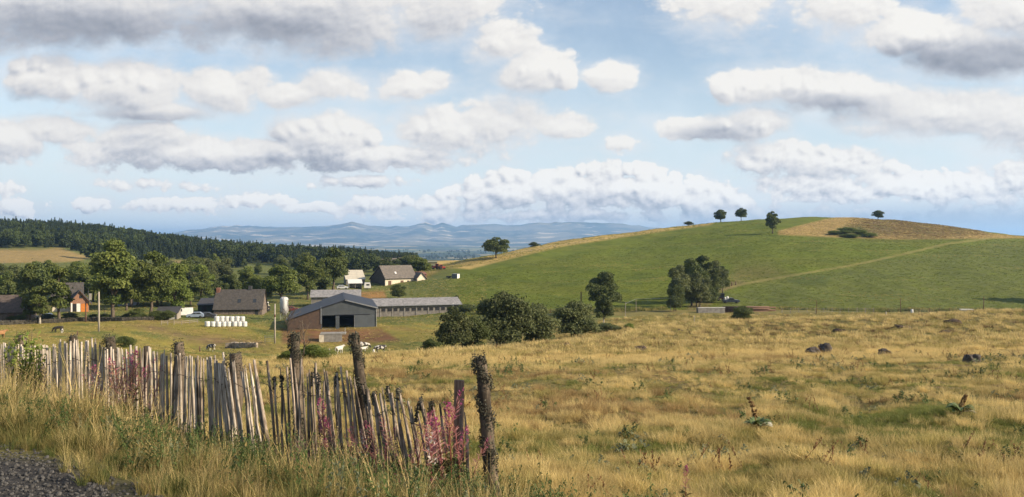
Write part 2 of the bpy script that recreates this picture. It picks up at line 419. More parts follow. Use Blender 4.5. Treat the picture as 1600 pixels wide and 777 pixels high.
# ------------------------------------------------------------------ terrain: one sheet out to the horizon
def poly_mask(u, v, pts, soft=2.0):
    pts = np.array(pts, float); inside = np.zeros(len(u), bool); dist = np.full(len(u), 1e9)
    j = len(pts)-1
    for i in range(len(pts)):
        (xi, yi), (xj, yj) = pts[i], pts[j]
        c = ((yi > v) != (yj > v)) & (u < (xj-xi)*(v-yi)/(yj-yi+1e-12)+xi); inside ^= c
        ex, ey = xj-xi, yj-yi; L2 = ex*ex+ey*ey+1e-9
        t = np.clip(((u-xi)*ex+(v-yi)*ey)/L2, 0, 1)
        dist = np.minimum(dist, np.hypot(u-xi-t*ex, v-yi-t*ey)); j = i
    return np.clip(0.5 + np.where(inside, dist, -dist)/(2*soft), 0, 1)
def line_mask(u, v, pts, w):
    d = np.full(len(u), 1e9)
    for (xa, ya), (xb, yb) in zip(pts[:-1], pts[1:]):
        ex, ey = xb-xa, yb-ya; t = np.clip(((u-xa)*ex+(v-ya)*ey)/(ex*ex+ey*ey), 0, 1)
        d = np.minimum(d, np.hypot(u-xa-t*ex, (v-ya-t*ey)*1.6))
    return np.clip(1.5 - d/w, 0, 1)

def build_terrain():
    t_in = np.linspace(-0.80, 0.80, 860)
    th = np.arctan(t_in)
    out = np.linspace(th[-1], 2*np.pi - th[-1], 120)[1:-1]
    th = np.concatenate([th, out]); NA = len(th)
    r = np.concatenate([np.geomspace(1.2, 45, 210)[:-1], np.geomspace(45, 720, 430)[:-1], np.geomspace(720, 34000, 130)])
    NR = len(r)
    X = (np.sin(th)[None]*r[:, None]).ravel(); Yy = (np.cos(th)[None]*r[:, None]).ravel()
    Z = ground(X, Yy)
    V = np.stack([X, Yy, Z], 1); V = np.concatenate([V, [[0, 0, gz(0, 0)]]])
    i, j = np.meshgrid(np.arange(NR-1), np.arange(NA), indexing='ij'); j2 = (j+1) % NA
    Q = np.stack([i*NA+j, i*NA+j2, (i+1)*NA+j2, (i+1)*NA+j], -1).reshape(-1, 4)[:, ::-1]
    k = np.arange(NA); T = np.stack([np.full(NA, NR*NA), (k+1) % NA, k], 1)[:, ::-1]
    m = np_mesh('terrain', V, [Q, T], True)
    # ---- land cover (ground colours, with one tree shadow painted in)
    x, y, z = V[:, 0], V[:, 1], V[:, 2]
    yy = np.maximum(y, 0.5); u = U0 + F*x/yy; v = V0 - F*z/yy; front = y > 1
    C = np.zeros((len(V), 3))
    def lay(c, w): C[:] = C + (np.array(c)-C)*np.clip(w, 0, 1)[:, None]
    n1 = wave(x, y, sines(9, 14, 21)); n2 = wave(x, y, sines(9, 5, 22)); n3 = wave(x, y, sines(9, 60, 23)); n4 = wave(x, y, sines(10, 1.6, 24))
    C[:] = (.135, .112, .042)                                   # dry meadow
    lay((.10, .115, .03), smooth(.3, 1.3, n2+.5*n1)*.6*(y < 64)); lay((.13, .085, .04), smooth(.5, 1.4, -n2+.4*n4)*.6)
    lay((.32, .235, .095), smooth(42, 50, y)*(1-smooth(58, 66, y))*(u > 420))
    ed = smooth(60, 70, y)
    lay((.125, .105, .038), ed)                                  # tussocks
    lay((.085, .075, .028), ed*smooth(-.4, .9, n2)*.8)
    lay((.155, .135, .045), smooth(128, 150, y)); lay((.13, .085, .04), smooth(128, 150, y)*smooth(.5, 1.3, n1)*.6)
    lay((.10, .12, .03), smooth(140, 175, y)*smooth(-.2, 1, n1+n3)*.7)
    past = smooth(100, 120, y)*(u < 760)                          # yellow green pasture of the farm
    lay((.20, .170, .04), past); lay((.115, .125, .032), past*smooth(-.1, 1., n1+.6*n3)); lay((.21, .155, .05), past*smooth(.3, 1.2, -n1+.4*n2)*.8)
    vil = smooth(196, 206, y)*(u < 760)
    lay((.08, .10, .03), vil*.8)
    hill = smooth(212, 222, y)*smooth(690, 730, u)
    lay((.098, .122, .015), hill)
    lay((.112, .124, .02), hill*smooth(-.5, 1, n3)*.7); lay((.062, .09, .015), hill*smooth(.2, 1.2, n1)*.5)
    lay((.094, .108, .03), hill*poly_mask(u, v, [(1100,500),(1130,462),(1240,434),(1400,405),(1560,376),(1700,376),(1700,500)], 4)*(.7+.3*n2))
    lay((.12, .105, .035), hill*poly_mask(u, v, [(1135,440),(1150,415),(1200,412),(1240,428),(1180,442)], 9)*.7)
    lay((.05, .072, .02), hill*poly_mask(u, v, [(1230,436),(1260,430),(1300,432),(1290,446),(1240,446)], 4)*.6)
    G = smooth(240, 260, y)
    lay((.36, .26, .09), G*poly_mask(u, v, [(660,436),(690,418),(734,421),(799,404),(875,386),(934,377),(992,368),(1110,351.5),(1130,340),(900,350),(640,400)], 1.5))
    lay((.19, .145, .05), G*poly_mask(u, v, [(660,440),(690,422),(734,416),(770,405),(775,402),(700,412),(655,425)], 1.5)*.6)  # cast shadow of the spreading tree, painted as a darker strip colour
    lay((.235, .165, .06), G*poly_mask(u, v, [(1216,361),(1288,343),(1330,336),(1480,338),(1540,364),(1620,372),(1540,373),(1400,374.5),(1283,370),(1216,367)], 1.5))
    lay((.105, .080, .032), G*poly_mask(u, v, [(1330,348),(1350,342),(1380,336),(1480,336),(1545,364),(1500,369),(1450,372),(1360,371),(1320,362)], 9)*(.7+.3*n1))
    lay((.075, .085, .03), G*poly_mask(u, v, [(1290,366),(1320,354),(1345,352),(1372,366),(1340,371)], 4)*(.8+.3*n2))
    lay((.20, .17, .06), hill*line_mask(u, v, [(1090,476),(1110,463),(1130,453),(1160,444),(1240,430),(1330,415),(1400,400),(1480,381),(1560,371)], 2.6)*(.6+.25*n4))
    lay((.15, .12, .05), hill*poly_mask(u, v, [(1060,492),(1085,470),(1108,455),(1150,438),(1165,442),(1125,458),(1100,490)], 3)*.95)
    dirt = y < 200
    lay((.15, .10, .055), dirt*(y > 120)*poly_mask(u, v, [(195,508),(240,506),(262,512),(300,525),(400,530),(420,540),(330,540),(285,533),(250,520)], 6)*(.75+.2*n2))
    lay((.15, .075, .04), dirt*(y > 150)*poly_mask(u, v, [(440,538),(440,514),(595,513),(612,524),(625,533),(570,537),(520,535)], 3)*(.85+.15*n2))
    lay((.25, .14, .05), (y > 225)*poly_mask(u, v, [(555,472),(556,457),(600,455),(606,470)], 2)*(y < 320))
    lay((.24, .175, .07), (y > 480)*(y < 720)*poly_mask(u, v, [(-300,410),(-300,385),(60,391),(90,387),(140,402),(120,409),(0,412)], 2))
    lay((.25, .18, .075), (y > 440)*(y < 720)*poly_mask(u, v, [(265,432),(262,408),(350,406),(352,420),(330,432)], 2)); 
    lay((.16, .15, .05), (y > 440)*(y < 720)*poly_mask(u, v, [(540,436),(545,424),(570,420),(572,434)], 2))
    d = fence_d(x, y); near = np.hypot(x, y) < 60
    lay((.12, .10, .045), near*(1-smooth(5.6, 6.6, d))); lay((.085, .08, .03), near*(1-smooth(4.0, 5.5, d))*.8)
    lay((.040, .038, .037), near*(1-smooth(2.8, 3.25, d+.18*n4)))
    lay((.045, .058, .024), smooth(700, 860, y)*(y < 1400)*(u < 700))
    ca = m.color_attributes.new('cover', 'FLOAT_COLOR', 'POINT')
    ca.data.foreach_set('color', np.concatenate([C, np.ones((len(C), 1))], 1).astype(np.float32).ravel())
    far = m.attributes.new('far', 'FLOAT', 'POINT'); far.data.foreach_set('value', smooth(1150, 1700, np.hypot(x, y)).astype(np.float32))
    # ---- material
    mt, nt = nt_new('ground'); b = NB(nt)
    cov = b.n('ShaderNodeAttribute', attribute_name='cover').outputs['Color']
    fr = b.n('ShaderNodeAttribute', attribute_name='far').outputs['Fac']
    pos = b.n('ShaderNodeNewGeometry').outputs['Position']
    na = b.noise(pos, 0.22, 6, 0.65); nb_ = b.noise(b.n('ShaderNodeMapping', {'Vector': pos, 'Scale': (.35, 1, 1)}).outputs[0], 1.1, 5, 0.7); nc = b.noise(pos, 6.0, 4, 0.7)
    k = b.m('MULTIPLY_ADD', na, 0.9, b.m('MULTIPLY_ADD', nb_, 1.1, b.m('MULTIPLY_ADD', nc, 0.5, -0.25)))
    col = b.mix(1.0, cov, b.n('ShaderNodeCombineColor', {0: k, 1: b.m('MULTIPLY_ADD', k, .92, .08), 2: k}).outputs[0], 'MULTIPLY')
    # patchwork of fields and woods on the far plain
    pw = b.vm('ADD', pos, b.vm('MULTIPLY', b.n('ShaderNodeTexNoise', {'Vector': pos, 'Scale': 0.002, 'Detail': 3.0}).outputs['Color'], (500, 500, 0)))
    vo = b.n('ShaderNodeTexVoronoi', {'Vector': b.n('ShaderNodeMapping', {'Vector': pw, 'Scale': (1, .8, 0)}).outputs[0], 'Scale': 1/260.0}).outputs['Color']
    rv = b.n('ShaderNodeSeparateColor', {0: vo}).outputs[0]
    rp = b.n('ShaderNodeValToRGB', {0: rv}); rp.color_ramp.interpolation = 'CONSTANT'; e = rp.color_ramp.elements
    e[0].color = (.030, .045, .02, 1); e[1].position = .40; e[1].color = (.07, .095, .032, 1)
    for p_, c in ((.56, (.34, .27, .14)), (.70, (.13, .14, .05)), (.80, (.42, .35, .20)), (.90, (.03, .045, .02))):
        q = e.new(p_); q.color = c4(c)
    wood = b.ss(b.noise(pos, 0.0032, 5, 0.6), 0.50, 0.58)
    fcol = b.mix(wood, rp.outputs[0], (.028, .042, .02))
    col = b.mix(fr, col, fcol)
    h = b.m('MULTIPLY_ADD', nb_, 0.5, b.m('MULTIPLY', nc, 0.22))
    bp = b.n('ShaderNodeBump', {'Height': h, 'Strength': 0.75, 'Distance': 0.5})
    p = b.n('ShaderNodeBsdfPrincipled', {'Base Color': col, 'Roughness': 0.95, 'Specular IOR Level': 0.1, 'Normal': bp.outputs[0]})
    b.n('ShaderNodeOutputMaterial', {0: p.outputs[0]})
    return tag(link('terrain', m, mt), 'rolling farmland ground of dry meadow, pasture and green hillside', kind='structure')
build_terrain()

# ------------------------------------------------------------------ far mountain range
def build_mountains():
    prof = np.array([(-900,372),(-300,372),(60,372),(160,371),(230,369),(265,364),(300,359.5),(330,357),(345,355.5),(370,354),(400,355),(440,357),(470,355.5),(500,355.5),(525,353),(540,350),(549,347.5),(558,350),(575,354),(600,355.5),(640,354),(655,350),(664,349.5),(678,353.5),(692,350),(702,352),(712,355.5),(728,353),(760,351.5),(800,353.5),(830,351),(860,349.5),(900,348.5),(930,350.5),(960,351),(1000,354),(1040,358),(1100,364),(1200,370),(1400,373),(2400,374)], float)
    us = np.linspace(-900, 2400, 1100); ys = np.concatenate([np.linspace(8500, 15000, 46), np.linspace(15300, 19000, 14)])
    Ur, Yr = np.meshgrid(us, ys); X = (Ur-U0)/F*15000*(0.35+0.65*Yr/15000)
    crest = (V0-np.interp(us, prof[:, 0], prof[:, 1]))*1.10/F*15000 + 95
    crest = np.maximum(crest, 60)
    t = (Yr-8500)/6500
    shape = np.where(t < 1, np.clip(t, 0, 1)**2.2, np.clip(1-(Yr-15000)/4600, 0, 1))
    Wr = sines(14, 900, 31, .6); rid = 1-np.abs(wave(X, Yr*.55, Wr))
    rid2 = 1-np.abs(wave(X, Yr*.5, sines(14, 420, 32, .5)))
    Z = -110 + (crest[None]+8)*shape + (rid*46+rid2*20-24)*shape*np.clip(1.08-np.abs(t), 0, 1)**.6*1.3 + 8*wave(X, Yr, sines(12, 300, 33, .5))*np.clip(1-t, 0, .5)*np.clip(t*4, 0, 1)
    V = np.stack([X, Yr, Z], -1).reshape(-1, 3); n = len(us)
    i, j = np.meshgrid(np.arange(len(ys)-1), np.arange(n-1), indexing='ij')
    Q = np.stack([i*n+j, i*n+j+1, (i+1)*n+j+1, (i+1)*n+j], -1).reshape(-1, 4)
    mt, nt = nt_new('mountain_ground'); b = NB(nt)
    pos = b.n('ShaderNodeNewGeometry').outputs['Position']
    n1 = b.noise(pos, 0.0011, 7, 0.62); n2 = b.noise(b.n('ShaderNodeMapping', {'Vector': pos, 'Scale': (.4, 1, 1)}).outputs[0], 0.0035, 5, .6)
    col = b.mix(b.ss(n1, .42, .60), (.030, .045, .026), (.19, .165, .10))
    col = b.mix(b.ss(n2, .56, .64), col, (.50, .42, .28))
    p = b.n('ShaderNodeBsdfPrincipled', {'Base Color': col, 'Roughness': 1.0, 'Specular IOR Level': 0.0})
    b.n('ShaderNodeOutputMaterial', {0: p.outputs[0]})
    tag(link('mountains', np_mesh('mountains', V, Q, True), mt), 'distant blue mountain range beyond the plain', kind='structure')
build_mountains()

# ------------------------------------------------------------------ the air
def build_haze():
    mb = MB(); mb.box(-36000, 36000, -36000, 36000, -150, 215)
    m, nt = nt_new('haze'); b = NB(nt)
    vol = b.n('ShaderNodeVolumePrincipled', {'Color': (.36, .60, 1.0, 1), 'Density': HAZE, 'Anisotropy': 0.25})
    nt.links.new(vol.outputs[0], b.n('ShaderNodeOutputMaterial').inputs['Volume'])
    tag(mb.build('haze', m), 'thin blue haze in the air over the plain', kind='stuff')
HAZE = 8.2e-5
build_haze()
# ------------------------------------------------------------------ leaves, blades and what is made of them
def cards(c, n, size, asp=1.6, g=rng, fold=0.25):
    """leaf quads: centres c, normals n; returns vertices and quads"""
    N = len(c); n = n/np.maximum(np.linalg.norm(n, axis=1, keepdims=True), 1e-6)
    r = g.normal(size=(N, 3)); a = np.cross(n, r); a /= np.maximum(np.linalg.norm(a, axis=1, keepdims=True), 1e-6); b = np.cross(n, a)
    s = (size*np.ones(N))[:, None]*g.uniform(.7, 1.3, (N, 1))
    a = a*s*asp*.5; b = b*s*.5; f = n*s*fold
    V = np.stack([c-a, c-b*.9+f, c+a, c+b*.9+f], 1).reshape(-1, 3)
    return V, np.arange(4*N).reshape(-1, 4)

def with_tone(m, tone):
    a = m.attributes.new('tone', 'FLOAT', 'POINT'); a.data.foreach_set('value', np.asarray(tone, np.float32)); return m

def crown_mesh(name, seed, H=10., cb=2.0, rx=3.4, lobes=22, leaves=5200, leaf=.34, top=1.0, squash=1.0, hollow=.6, ragged=.5):
    g = np.random.default_rng(seed)
    cz, rz = (cb+H)/2, (H-cb)/2*squash
    C, Rr = [], []
    for i in range(lobes):
        d = g.normal(size=3); d /= np.linalg.norm(d); rad = g.uniform(.40, .82)
        p = d*rad
        tt = (p[2]+1)/2                                        # narrower towards the top
        w = 1.0 - (1-top)*tt
        lr = g.uniform(.26, .44)*(1-.25*tt)
        C.append((p[0]*rx*w, p[1]*rx*w, cz+p[2]*rz)); Rr.append(lr*rx)
    C.append((0, 0, cz)); Rr.append(rx*.5); C.append((0, 0, cz+rz*.72)); Rr.append(rx*.36*max(top, .6))
    C, Rr = np.array(C), np.array(Rr)
    prob = Rr**2; prob /= prob.sum()
    k = g.choice(len(C), leaves, p=prob)
    d = g.normal(size=(leaves, 3)); d /= np.linalg.norm(d, axis=1, keepdims=True); d[:, 2] = np.where(d[:, 2] < -.35, -d[:, 2], d[:, 2])
    rad = np.where(g.random(leaves) < .75, g.uniform(.78, 1.08, leaves), g.uniform(.3, .9, leaves))
    rad = rad + ragged*.35*(g.random(leaves) < .10)*g.random(leaves)
    P = C[k] + d*(Rr[k]*rad)[:, None]*np.array([1, 1, .85])
    P[:, 2] = np.maximum(P[:, 2], cb*.55+g.uniform(0, .5, leaves))
    V, Q = cards(P, d*.75+g.normal(size=(leaves, 3))*.55, leaf, 1.5, g)
    lt = g.uniform(0, 1, len(C))
    return with_tone(np_mesh(name, V, Q), np.repeat(np.clip(.55*lt[k]+.45*g.random(leaves), 0, 1), 4)), C, Rr

def trunk_mesh(name, seed, C, Rr, H=10., cb=2., r0=.26, stems=1, lean=.3):
    random.seed(seed); mb = MB()
    for s in range(stems):
        ox, oy = (0, 0) if stems == 1 else (random.uniform(-1, 1)*.8, random.uniform(-.6, .6))
        zt = H*.72; pts, rr = [], []
        for i in range(8):
            t = i/7; pts.append((ox+lean*random.uniform(-1, 1)*t, oy+lean*random.uniform(-1, 1)*t, -.3+t*zt)); rr.append(r0*(1-.82*t)*(1.35 if i == 0 else 1)/(stems**.4))
        mb.tube(pts, rr, 7, .12)
        for i in random.sample(range(len(C)), min(8, len(C))):
            c = C[i]; zb = min(max(cb*.8, c[2]*.55), zt*.85); t = (zb+.3)/zt; j = min(int(t*7), 6)
            b = Vector(pts[j]).lerp(Vector(pts[j+1]), t*7-j)
            e = Vector(c)*.9; mid = b.lerp(e, .5)+Vector((0, 0, .12*(e-b).length))
            mb.tube([b, mid, e], [r0*.4*(1-.6*t)+.03, r0*.22+.02, .02], 5)
    return mb.mesh(name, True)

LEAF_A = leaf_mat('leaf_green', (.062, .096, .020), (.205, .230, .060), .45)
LEAF_B = leaf_mat('leaf_dark', (.040, .062, .016), (.140, .162, .048), .5, .25)
LEAF_C = leaf_mat('leaf_bright', (.085, .130, .022), (.215, .250, .060), .5)
LEAF_D = leaf_mat('leaf_willow', (.060, .078, .028), (.165, .180, .072), .5)
BARK = pmat('bark', (.12, .095, .07), (.06, .048, .038), 3.0, .95, .6, 12, (1, 1, .3))
BARK_PALE = pmat('bark_pale', (.36, .33, .28), (.20, .18, .15), 3.0, .95, .5, 12, (1, 1, .3))

KINDS = {}
def kind(key, **kw):
    tk = dict(r0=kw.pop('r0', .26), stems=kw.pop('stems', 1), lean=kw.pop('lean', .3))
    m, C, Rr = crown_mesh('crown', **kw)
    KINDS[key] = (m, trunk_mesh('trunk', kw['seed'], C, Rr, kw.get('H', 10.), kw.get('cb', 2.), **tk), kw.get('rx', 3.4))
kind('ash', seed=1, cb=.9, rx=3.0, lobes=30, leaves=9500, leaf=.27, top=.62, ragged=.9)
kind('ash2', seed=2, cb=.6, rx=3.3, lobes=30, leaves=9500, leaf=.27, top=.7, ragged=.9)
kind('lime', seed=3, cb=.3, rx=4.0, lobes=26, leaves=7500, leaf=.30, top=.75)
kind('lime2', seed=4, cb=.2, rx=4.2, lobes=22, leaves=7500, leaf=.30, top=.8)
kind('round', seed=5, cb=1.0, rx=4.7, lobes=38, leaves=8500, leaf=.36, top=.85)
kind('round2', seed=6, cb=1.1, rx=4.6, lobes=34, leaves=8000, leaf=.36, top=.8, r0=.3)
kind('oval', seed=7, cb=.9, rx=3.2, lobes=34, leaves=7500, leaf=.36, top=.6)
kind('bush', seed=8, cb=-.6, rx=5.6, lobes=30, leaves=10500, leaf=.34, top=.75, stems=5, r0=.22, ragged=2.2)
kind('bush2', seed=9, cb=-.8, rx=6.0, lobes=26, leaves=10000, leaf=.34, top=.7, stems=5, r0=.22, ragged=2.4)
kind('willow', seed=10, cb=.1, rx=4.2, lobes=26, leaves=9000, leaf=.29, top=.7, stems=2, ragged=2.0, lean=.6)
kind('airy', seed=12, cb=.9, rx=2.7, lobes=24, leaves=4800, leaf=.30, top=.8, ragged=1.0)
kind('dense', seed=13, cb=-.2, rx=2.6, lobes=30, leaves=9500, leaf=.30, top=.5)

def tree(key, u, v, Yg, hpx, wpx=None, lm=None, bark=None, name='tree', cat='tree', label='', group=None, rz=None, exact=None):
    p = at(u, exact) if exact else place(u, v, Yg)
    cm, tm, rx = KINDS[key]
    H = hpx/F*p.y; sz = H/10.0; sx = sz if wpx is None else (wpx/F*p.y)/(2*rx*.93)
    e = empty(name, p, random.uniform(0, 6.28) if rz is None else rz, label, cat, group)
    e.scale = (sx, sx, sz)
    def sub(nm, me, mt):
        o = bpy.data.objects.new(nm, me); COL.objects.link(o); o.parent = e
        if not me.materials: me.materials.append(mt)
        o.material_slots[0].link = 'OBJECT'; o.material_slots[0].material = mt
        return o
    sub('trunk', tm, bark or BARK); sub('crown', cm, lm or LEAF_A)
    return e

# ------------------------------------------------------------------ scattering of ground cover (stuff nobody could count)
def scatter(name, P, scl, rz, idx, tint, objs, label, cat, tilt=.12):
    col = bpy.data.collections.new(name + '_forms')
    for i, o in enumerate(objs): col.objects.link(o)
    m = bpy.data.meshes.new(name); m.vertices.add(len(P)); m.vertices.foreach_set('co', np.asarray(P, np.float32).ravel())
    rot = np.stack([rng.normal(0, tilt, len(P)), rng.normal(0, tilt, len(P)), rz], 1)
    for nm, tp, dat, key in (('scl', 'FLOAT', scl, 'value'), ('rot', 'FLOAT_VECTOR', rot, 'vector'), ('idx', 'INT', idx, 'value'), ('tint', 'FLOAT', tint, 'value')):
        a = m.attributes.new(nm, tp, 'POINT'); a.data.foreach_set(key, np.asarray(dat, np.int32 if tp == 'INT' else np.float32).ravel())
    o = link(name, m)
    ng = bpy.data.node_groups.new(name, 'GeometryNodeTree')
    ng.interface.new_socket('Geometry', in_out='INPUT', socket_type='NodeSocketGeometry')
    ng.interface.new_socket('Geometry', in_out='OUTPUT', socket_type='NodeSocketGeometry')
    q = NB(ng); gi, go = q.n('NodeGroupInput'), q.n('NodeGroupOutput')
    ci = q.n('GeometryNodeCollectionInfo'); ci.inputs['Collection'].default_value = col
    ci.inputs['Separate Children'].default_value = True; ci.inputs['Reset Children'].default_value = True
    def na(nm, dt):
        a = q.n('GeometryNodeInputNamedAttribute', data_type=dt); a.inputs['Name'].default_value = nm
        return [s for s in a.outputs if s.enabled and s.name == 'Attribute'][0]
    ip = q.n('GeometryNodeInstanceOnPoints'); ip.inputs['Pick Instance'].default_value = True
    ng.links.new(gi.outputs[0], ip.inputs['Points']); ng.links.new(ci.outputs[0], ip.inputs['Instance'])
    ng.links.new(na('idx', 'INT'), ip.inputs['Instance Index']); ng.links.new(na('rot', 'FLOAT_VECTOR'), ip.inputs['Rotation']); ng.links.new(na('scl', 'FLOAT'), ip.inputs['Scale'])
    ng.links.new(ip.outputs[0], go.inputs[0])
    o.modifiers.new('scatter', 'NODES').node_group = ng
    return tag(o, label, cat, kind='stuff')

def blades(name, mt, n=50, h=(.25, .45), rad=.10, w=.007, lean=.45, curl=.5, seed=0, seeds=0):
    """a tuft of bent tapering blades, some with a feathery seed head"""
    g = np.random.default_rng(seed)
    a = g.uniform(0, 2*np.pi, n); r = rad*np.sqrt(g.random(n)); base = np.stack([np.cos(a)*r, np.sin(a)*r, np.full(n, -.03)], 1)
    H = g.uniform(h[0], h[1], n); az = a + g.normal(0, .9, n); ln = np.abs(g.normal(lean*.6, lean*.4, n))
    dirv = np.stack([np.cos(az), np.sin(az), np.zeros(n)], 1); fa = g.uniform(0, np.pi, n); side = np.stack([np.cos(fa), np.sin(fa), np.zeros(n)], 1)
    rows = []
    for t, wt in ((0, 1.0), (.4, .85), (.75, .55), (1.0, .08)):
        c = base + dirv*(H*ln*t**(1+curl))[:, None] + np.array([0, 0, 1])*(H*t*(1-.18*ln*t))[:, None]
        rows += [c - side*w*wt*.5, c + side*w*wt*.5]
    V = np.stack(rows, 1).reshape(-1, 3); b = np.arange(n)[:, None]*8
    Q = np.concatenate([b+np.array([[2*i, 2*i+1, 2*i+3, 2*i+2]]) for i in range(3)], 0)
    tone = np.repeat(g.random(n), 8)
    if seeds:
        tip = (rows[-1]+rows[-2])/2; k = g.choice(n, seeds, replace=False)
        m_ = 9; c = np.repeat(tip[k], m_, 0) - np.array([0, 0, 1])*(np.tile(np.linspace(0, .11, m_), seeds))[:, None] + g.normal(0, .006, (seeds*m_, 3))
        V2, Q2 = cards(c, g.normal(size=(len(c), 3))*np.array([1, 1, .2]), .008, 2.6, g)
        Q = np.concatenate([Q, Q2+len(V)], 0); V = np.concatenate([V, V2], 0); tone = np.concatenate([tone, np.full(len(V2), .8)])
    me = with_tone(np_mesh(name, V, Q), tone); me.materials.append(mt)
    return bpy.data.objects.new(name, me)

DRY = leaf_mat('grass_dry', (.42, .32, .12), (.72, .565, .265), 1.5, .42, .22, .7, True, (.20, .13, .055))
GRN = leaf_mat('grass_green', (.10, .125, .028), (.23, .24, .065), 1.5, .35, .22, .7, True, (.05, .075, .02))
BRN = leaf_mat('grass_brown', (.12, .075, .035), (.20, .135, .06), 1.5, .3, .22, .8, True)
OLV = leaf_mat('grass_olive', (.215, .185, .055), (.44, .36, .135), 1.5, .42, .22, .7, True)
RUST = leaf_mat('grass_rust', (.26, .175, .07), (.42, .30, .135), 1.5, .35, .2, .7, True)

def meadow():
    # clumps of one kind of grass each, with low thatch between them
    M = 9200
    t = rng.uniform(-.5, .78, M); y = 5.4 + (66-5.4)*rng.random(M)**1.25
    y = np.where(rng.random(M) < .24, rng.uniform(5.4, 17, M), y); x = t*y
    n1 = wave(x, y, sines(9, 5.5, 41)); n2 = wave(x, y, sines(9, 2.4, 42)); n3 = wave(x, y, sines(9, 14, 43)); gold = smooth(38, 48, y)
    f = n1*.6+n2*.35+.45*n3+rng.normal(0, .45, M)
    kd = np.where(rng.random(M) < .45, 0, 1); kd[f > -.28] = 5; kd[f > .40] = 2; kd[f < -1.0] = 3; kd[rng.random(M) < .05] = 4; w_ = (rng.random(M) < .20) & (f < .7); kd[w_] = 0; kd[(n3+rng.normal(0, .4, M) < -.75) & (rng.random(M) < .55)] = 6
    g2 = rng.random(M) < gold*.9; kd[g2] = rng.choice([0, 1, 0, 4], g2.sum())
    hs = np.clip(rng.lognormal(-.25, .40, M), .3, 1.6)*(1+.12*gold)*np.where(kd == 2, .8, 1)*np.where(kd == 3, .8, 1)
    k_ = 10; px = np.repeat(x, k_); py = np.repeat(y, k_); sp = .085+.0046*py
    px = px+rng.normal(0, 1, M*k_)*sp; py = py+rng.normal(0, 1, M*k_)*sp; idx = np.repeat(kd, k_); sc = np.repeat(hs, k_)*rng.uniform(.65, 1.1, M*k_); tn = np.repeat(rng.random(M)*.5+.5*smooth(0, 1.4, -n3)*rng.random(M), k_)
    L = 34000; tl = rng.uniform(-.5, .78, L); yl = 5.4+(60-5.4)*rng.random(L)**1.1; xl = tl*yl                        # thatch
    px, py = np.concatenate([px, xl]), np.concatenate([py, yl]); nl = wave(xl, yl, sines(9, 3.5, 46))+rng.normal(0, .5, L)
    idx = np.concatenate([idx, np.where(nl > .25, 2, np.where(nl > -.5, 5, 3))]); sc = np.concatenate([sc, rng.uniform(.28, .5, L)]); tn = np.concatenate([tn, rng.random(L)*.8])
    keep = (fence_d(px, py) > 5.95) & (px/py > -.42) & (py > 5.2); x, y, idx, sc, tn = px[keep], py[keep], idx[keep], sc[keep], tn[keep]; N = len(x)
    scl = sc*(.44+y/66*.30)
    objs = [blades('grass_tuft_a', DRY, 60, (.16, .40), .13, .007, .85, .7, 1), blades('grass_tuft_b', DRY, 54, (.12, .34), .16, .0075, 1.1, .9, 2),
            blades('grass_tuft_c', GRN, 56, (.10, .27), .15, .010, 1.0, .8, 3), blades('grass_tuft_d', BRN, 56, (.06, .20), .18, .010, 1.3, .8, 4),
            blades('grass_tuft_e', DRY, 22, (.30, .58), .10, .0055, .6, .6, 5, 5), blades('grass_tuft_f', OLV, 56, (.12, .32), .16, .009, 1.0, .8, 6), blades('grass_tuft_g', RUST, 56, (.14, .36), .13, .007, .9, .7, 7)]
    scatter('meadow_grass', np.stack([x, y, ground(x, y)], 1), scl, rng.uniform(0, 6.28, N), idx, tn, objs, 'dry golden grass with green patches covering the open meadow', 'grass', .16)
    # tussocks on the slope beyond
    N = 42000
    t = rng.uniform(-.40, .72, N); y = 58 + (215-58)*rng.random(N)**1.25; x = t*y
    u = U0+F*t; lim = np.interp(u, [300, 640, 760, 1000, 1200, 1600], [66, 78, 112, 200, 200, 200]); keep = y < lim
    x, y = x[keep], y[keep]; N = len(x); z = ground(x, y)
    n1 = wave(x, y, W_tuss)+rng.normal(0, .35, N); n3 = wave(x, y, sines(9, 16, 45))
    idx = np.where(n1 > .75, 0, np.where(n1 > -.35, 1, 2)); idx[rng.random(N) < .14] = 3; k = rng.random(N) < .42+.3*n1; x, y, z, idx, n1, n3 = x[k], y[k], z[k], idx[k], n1[k], n3[k]; N = len(x)
    low = smooth(120, 150, y); r_ = rng.random(N); idx[(r_ < low*.55) & (n3 > -.3)] = 1
    objs = [blades('tussock_a', DRY, 70, (.16, .42), .42, .022, .8, .8, 11), blades('tussock_b', OLV, 70, (.12, .36), .42, .022, .9, .8, 12),
            blades('tussock_c', GRN, 60, (.08, .25), .40, .024, .9, .8, 13), blades('tussock_d', BRN, 60, (.15, .34), .35, .022, .9, .8, 14)]
    scatter('tussock_grass', np.stack([x, y, z], 1), rng.uniform(.5, 1.3, N)*(.8+y/240), rng.uniform(0, 6.28, N), idx, rng.random(N)*.7, objs, 'tussocky yellow and olive grass on the slope behind the meadow', 'grass')
meadow()

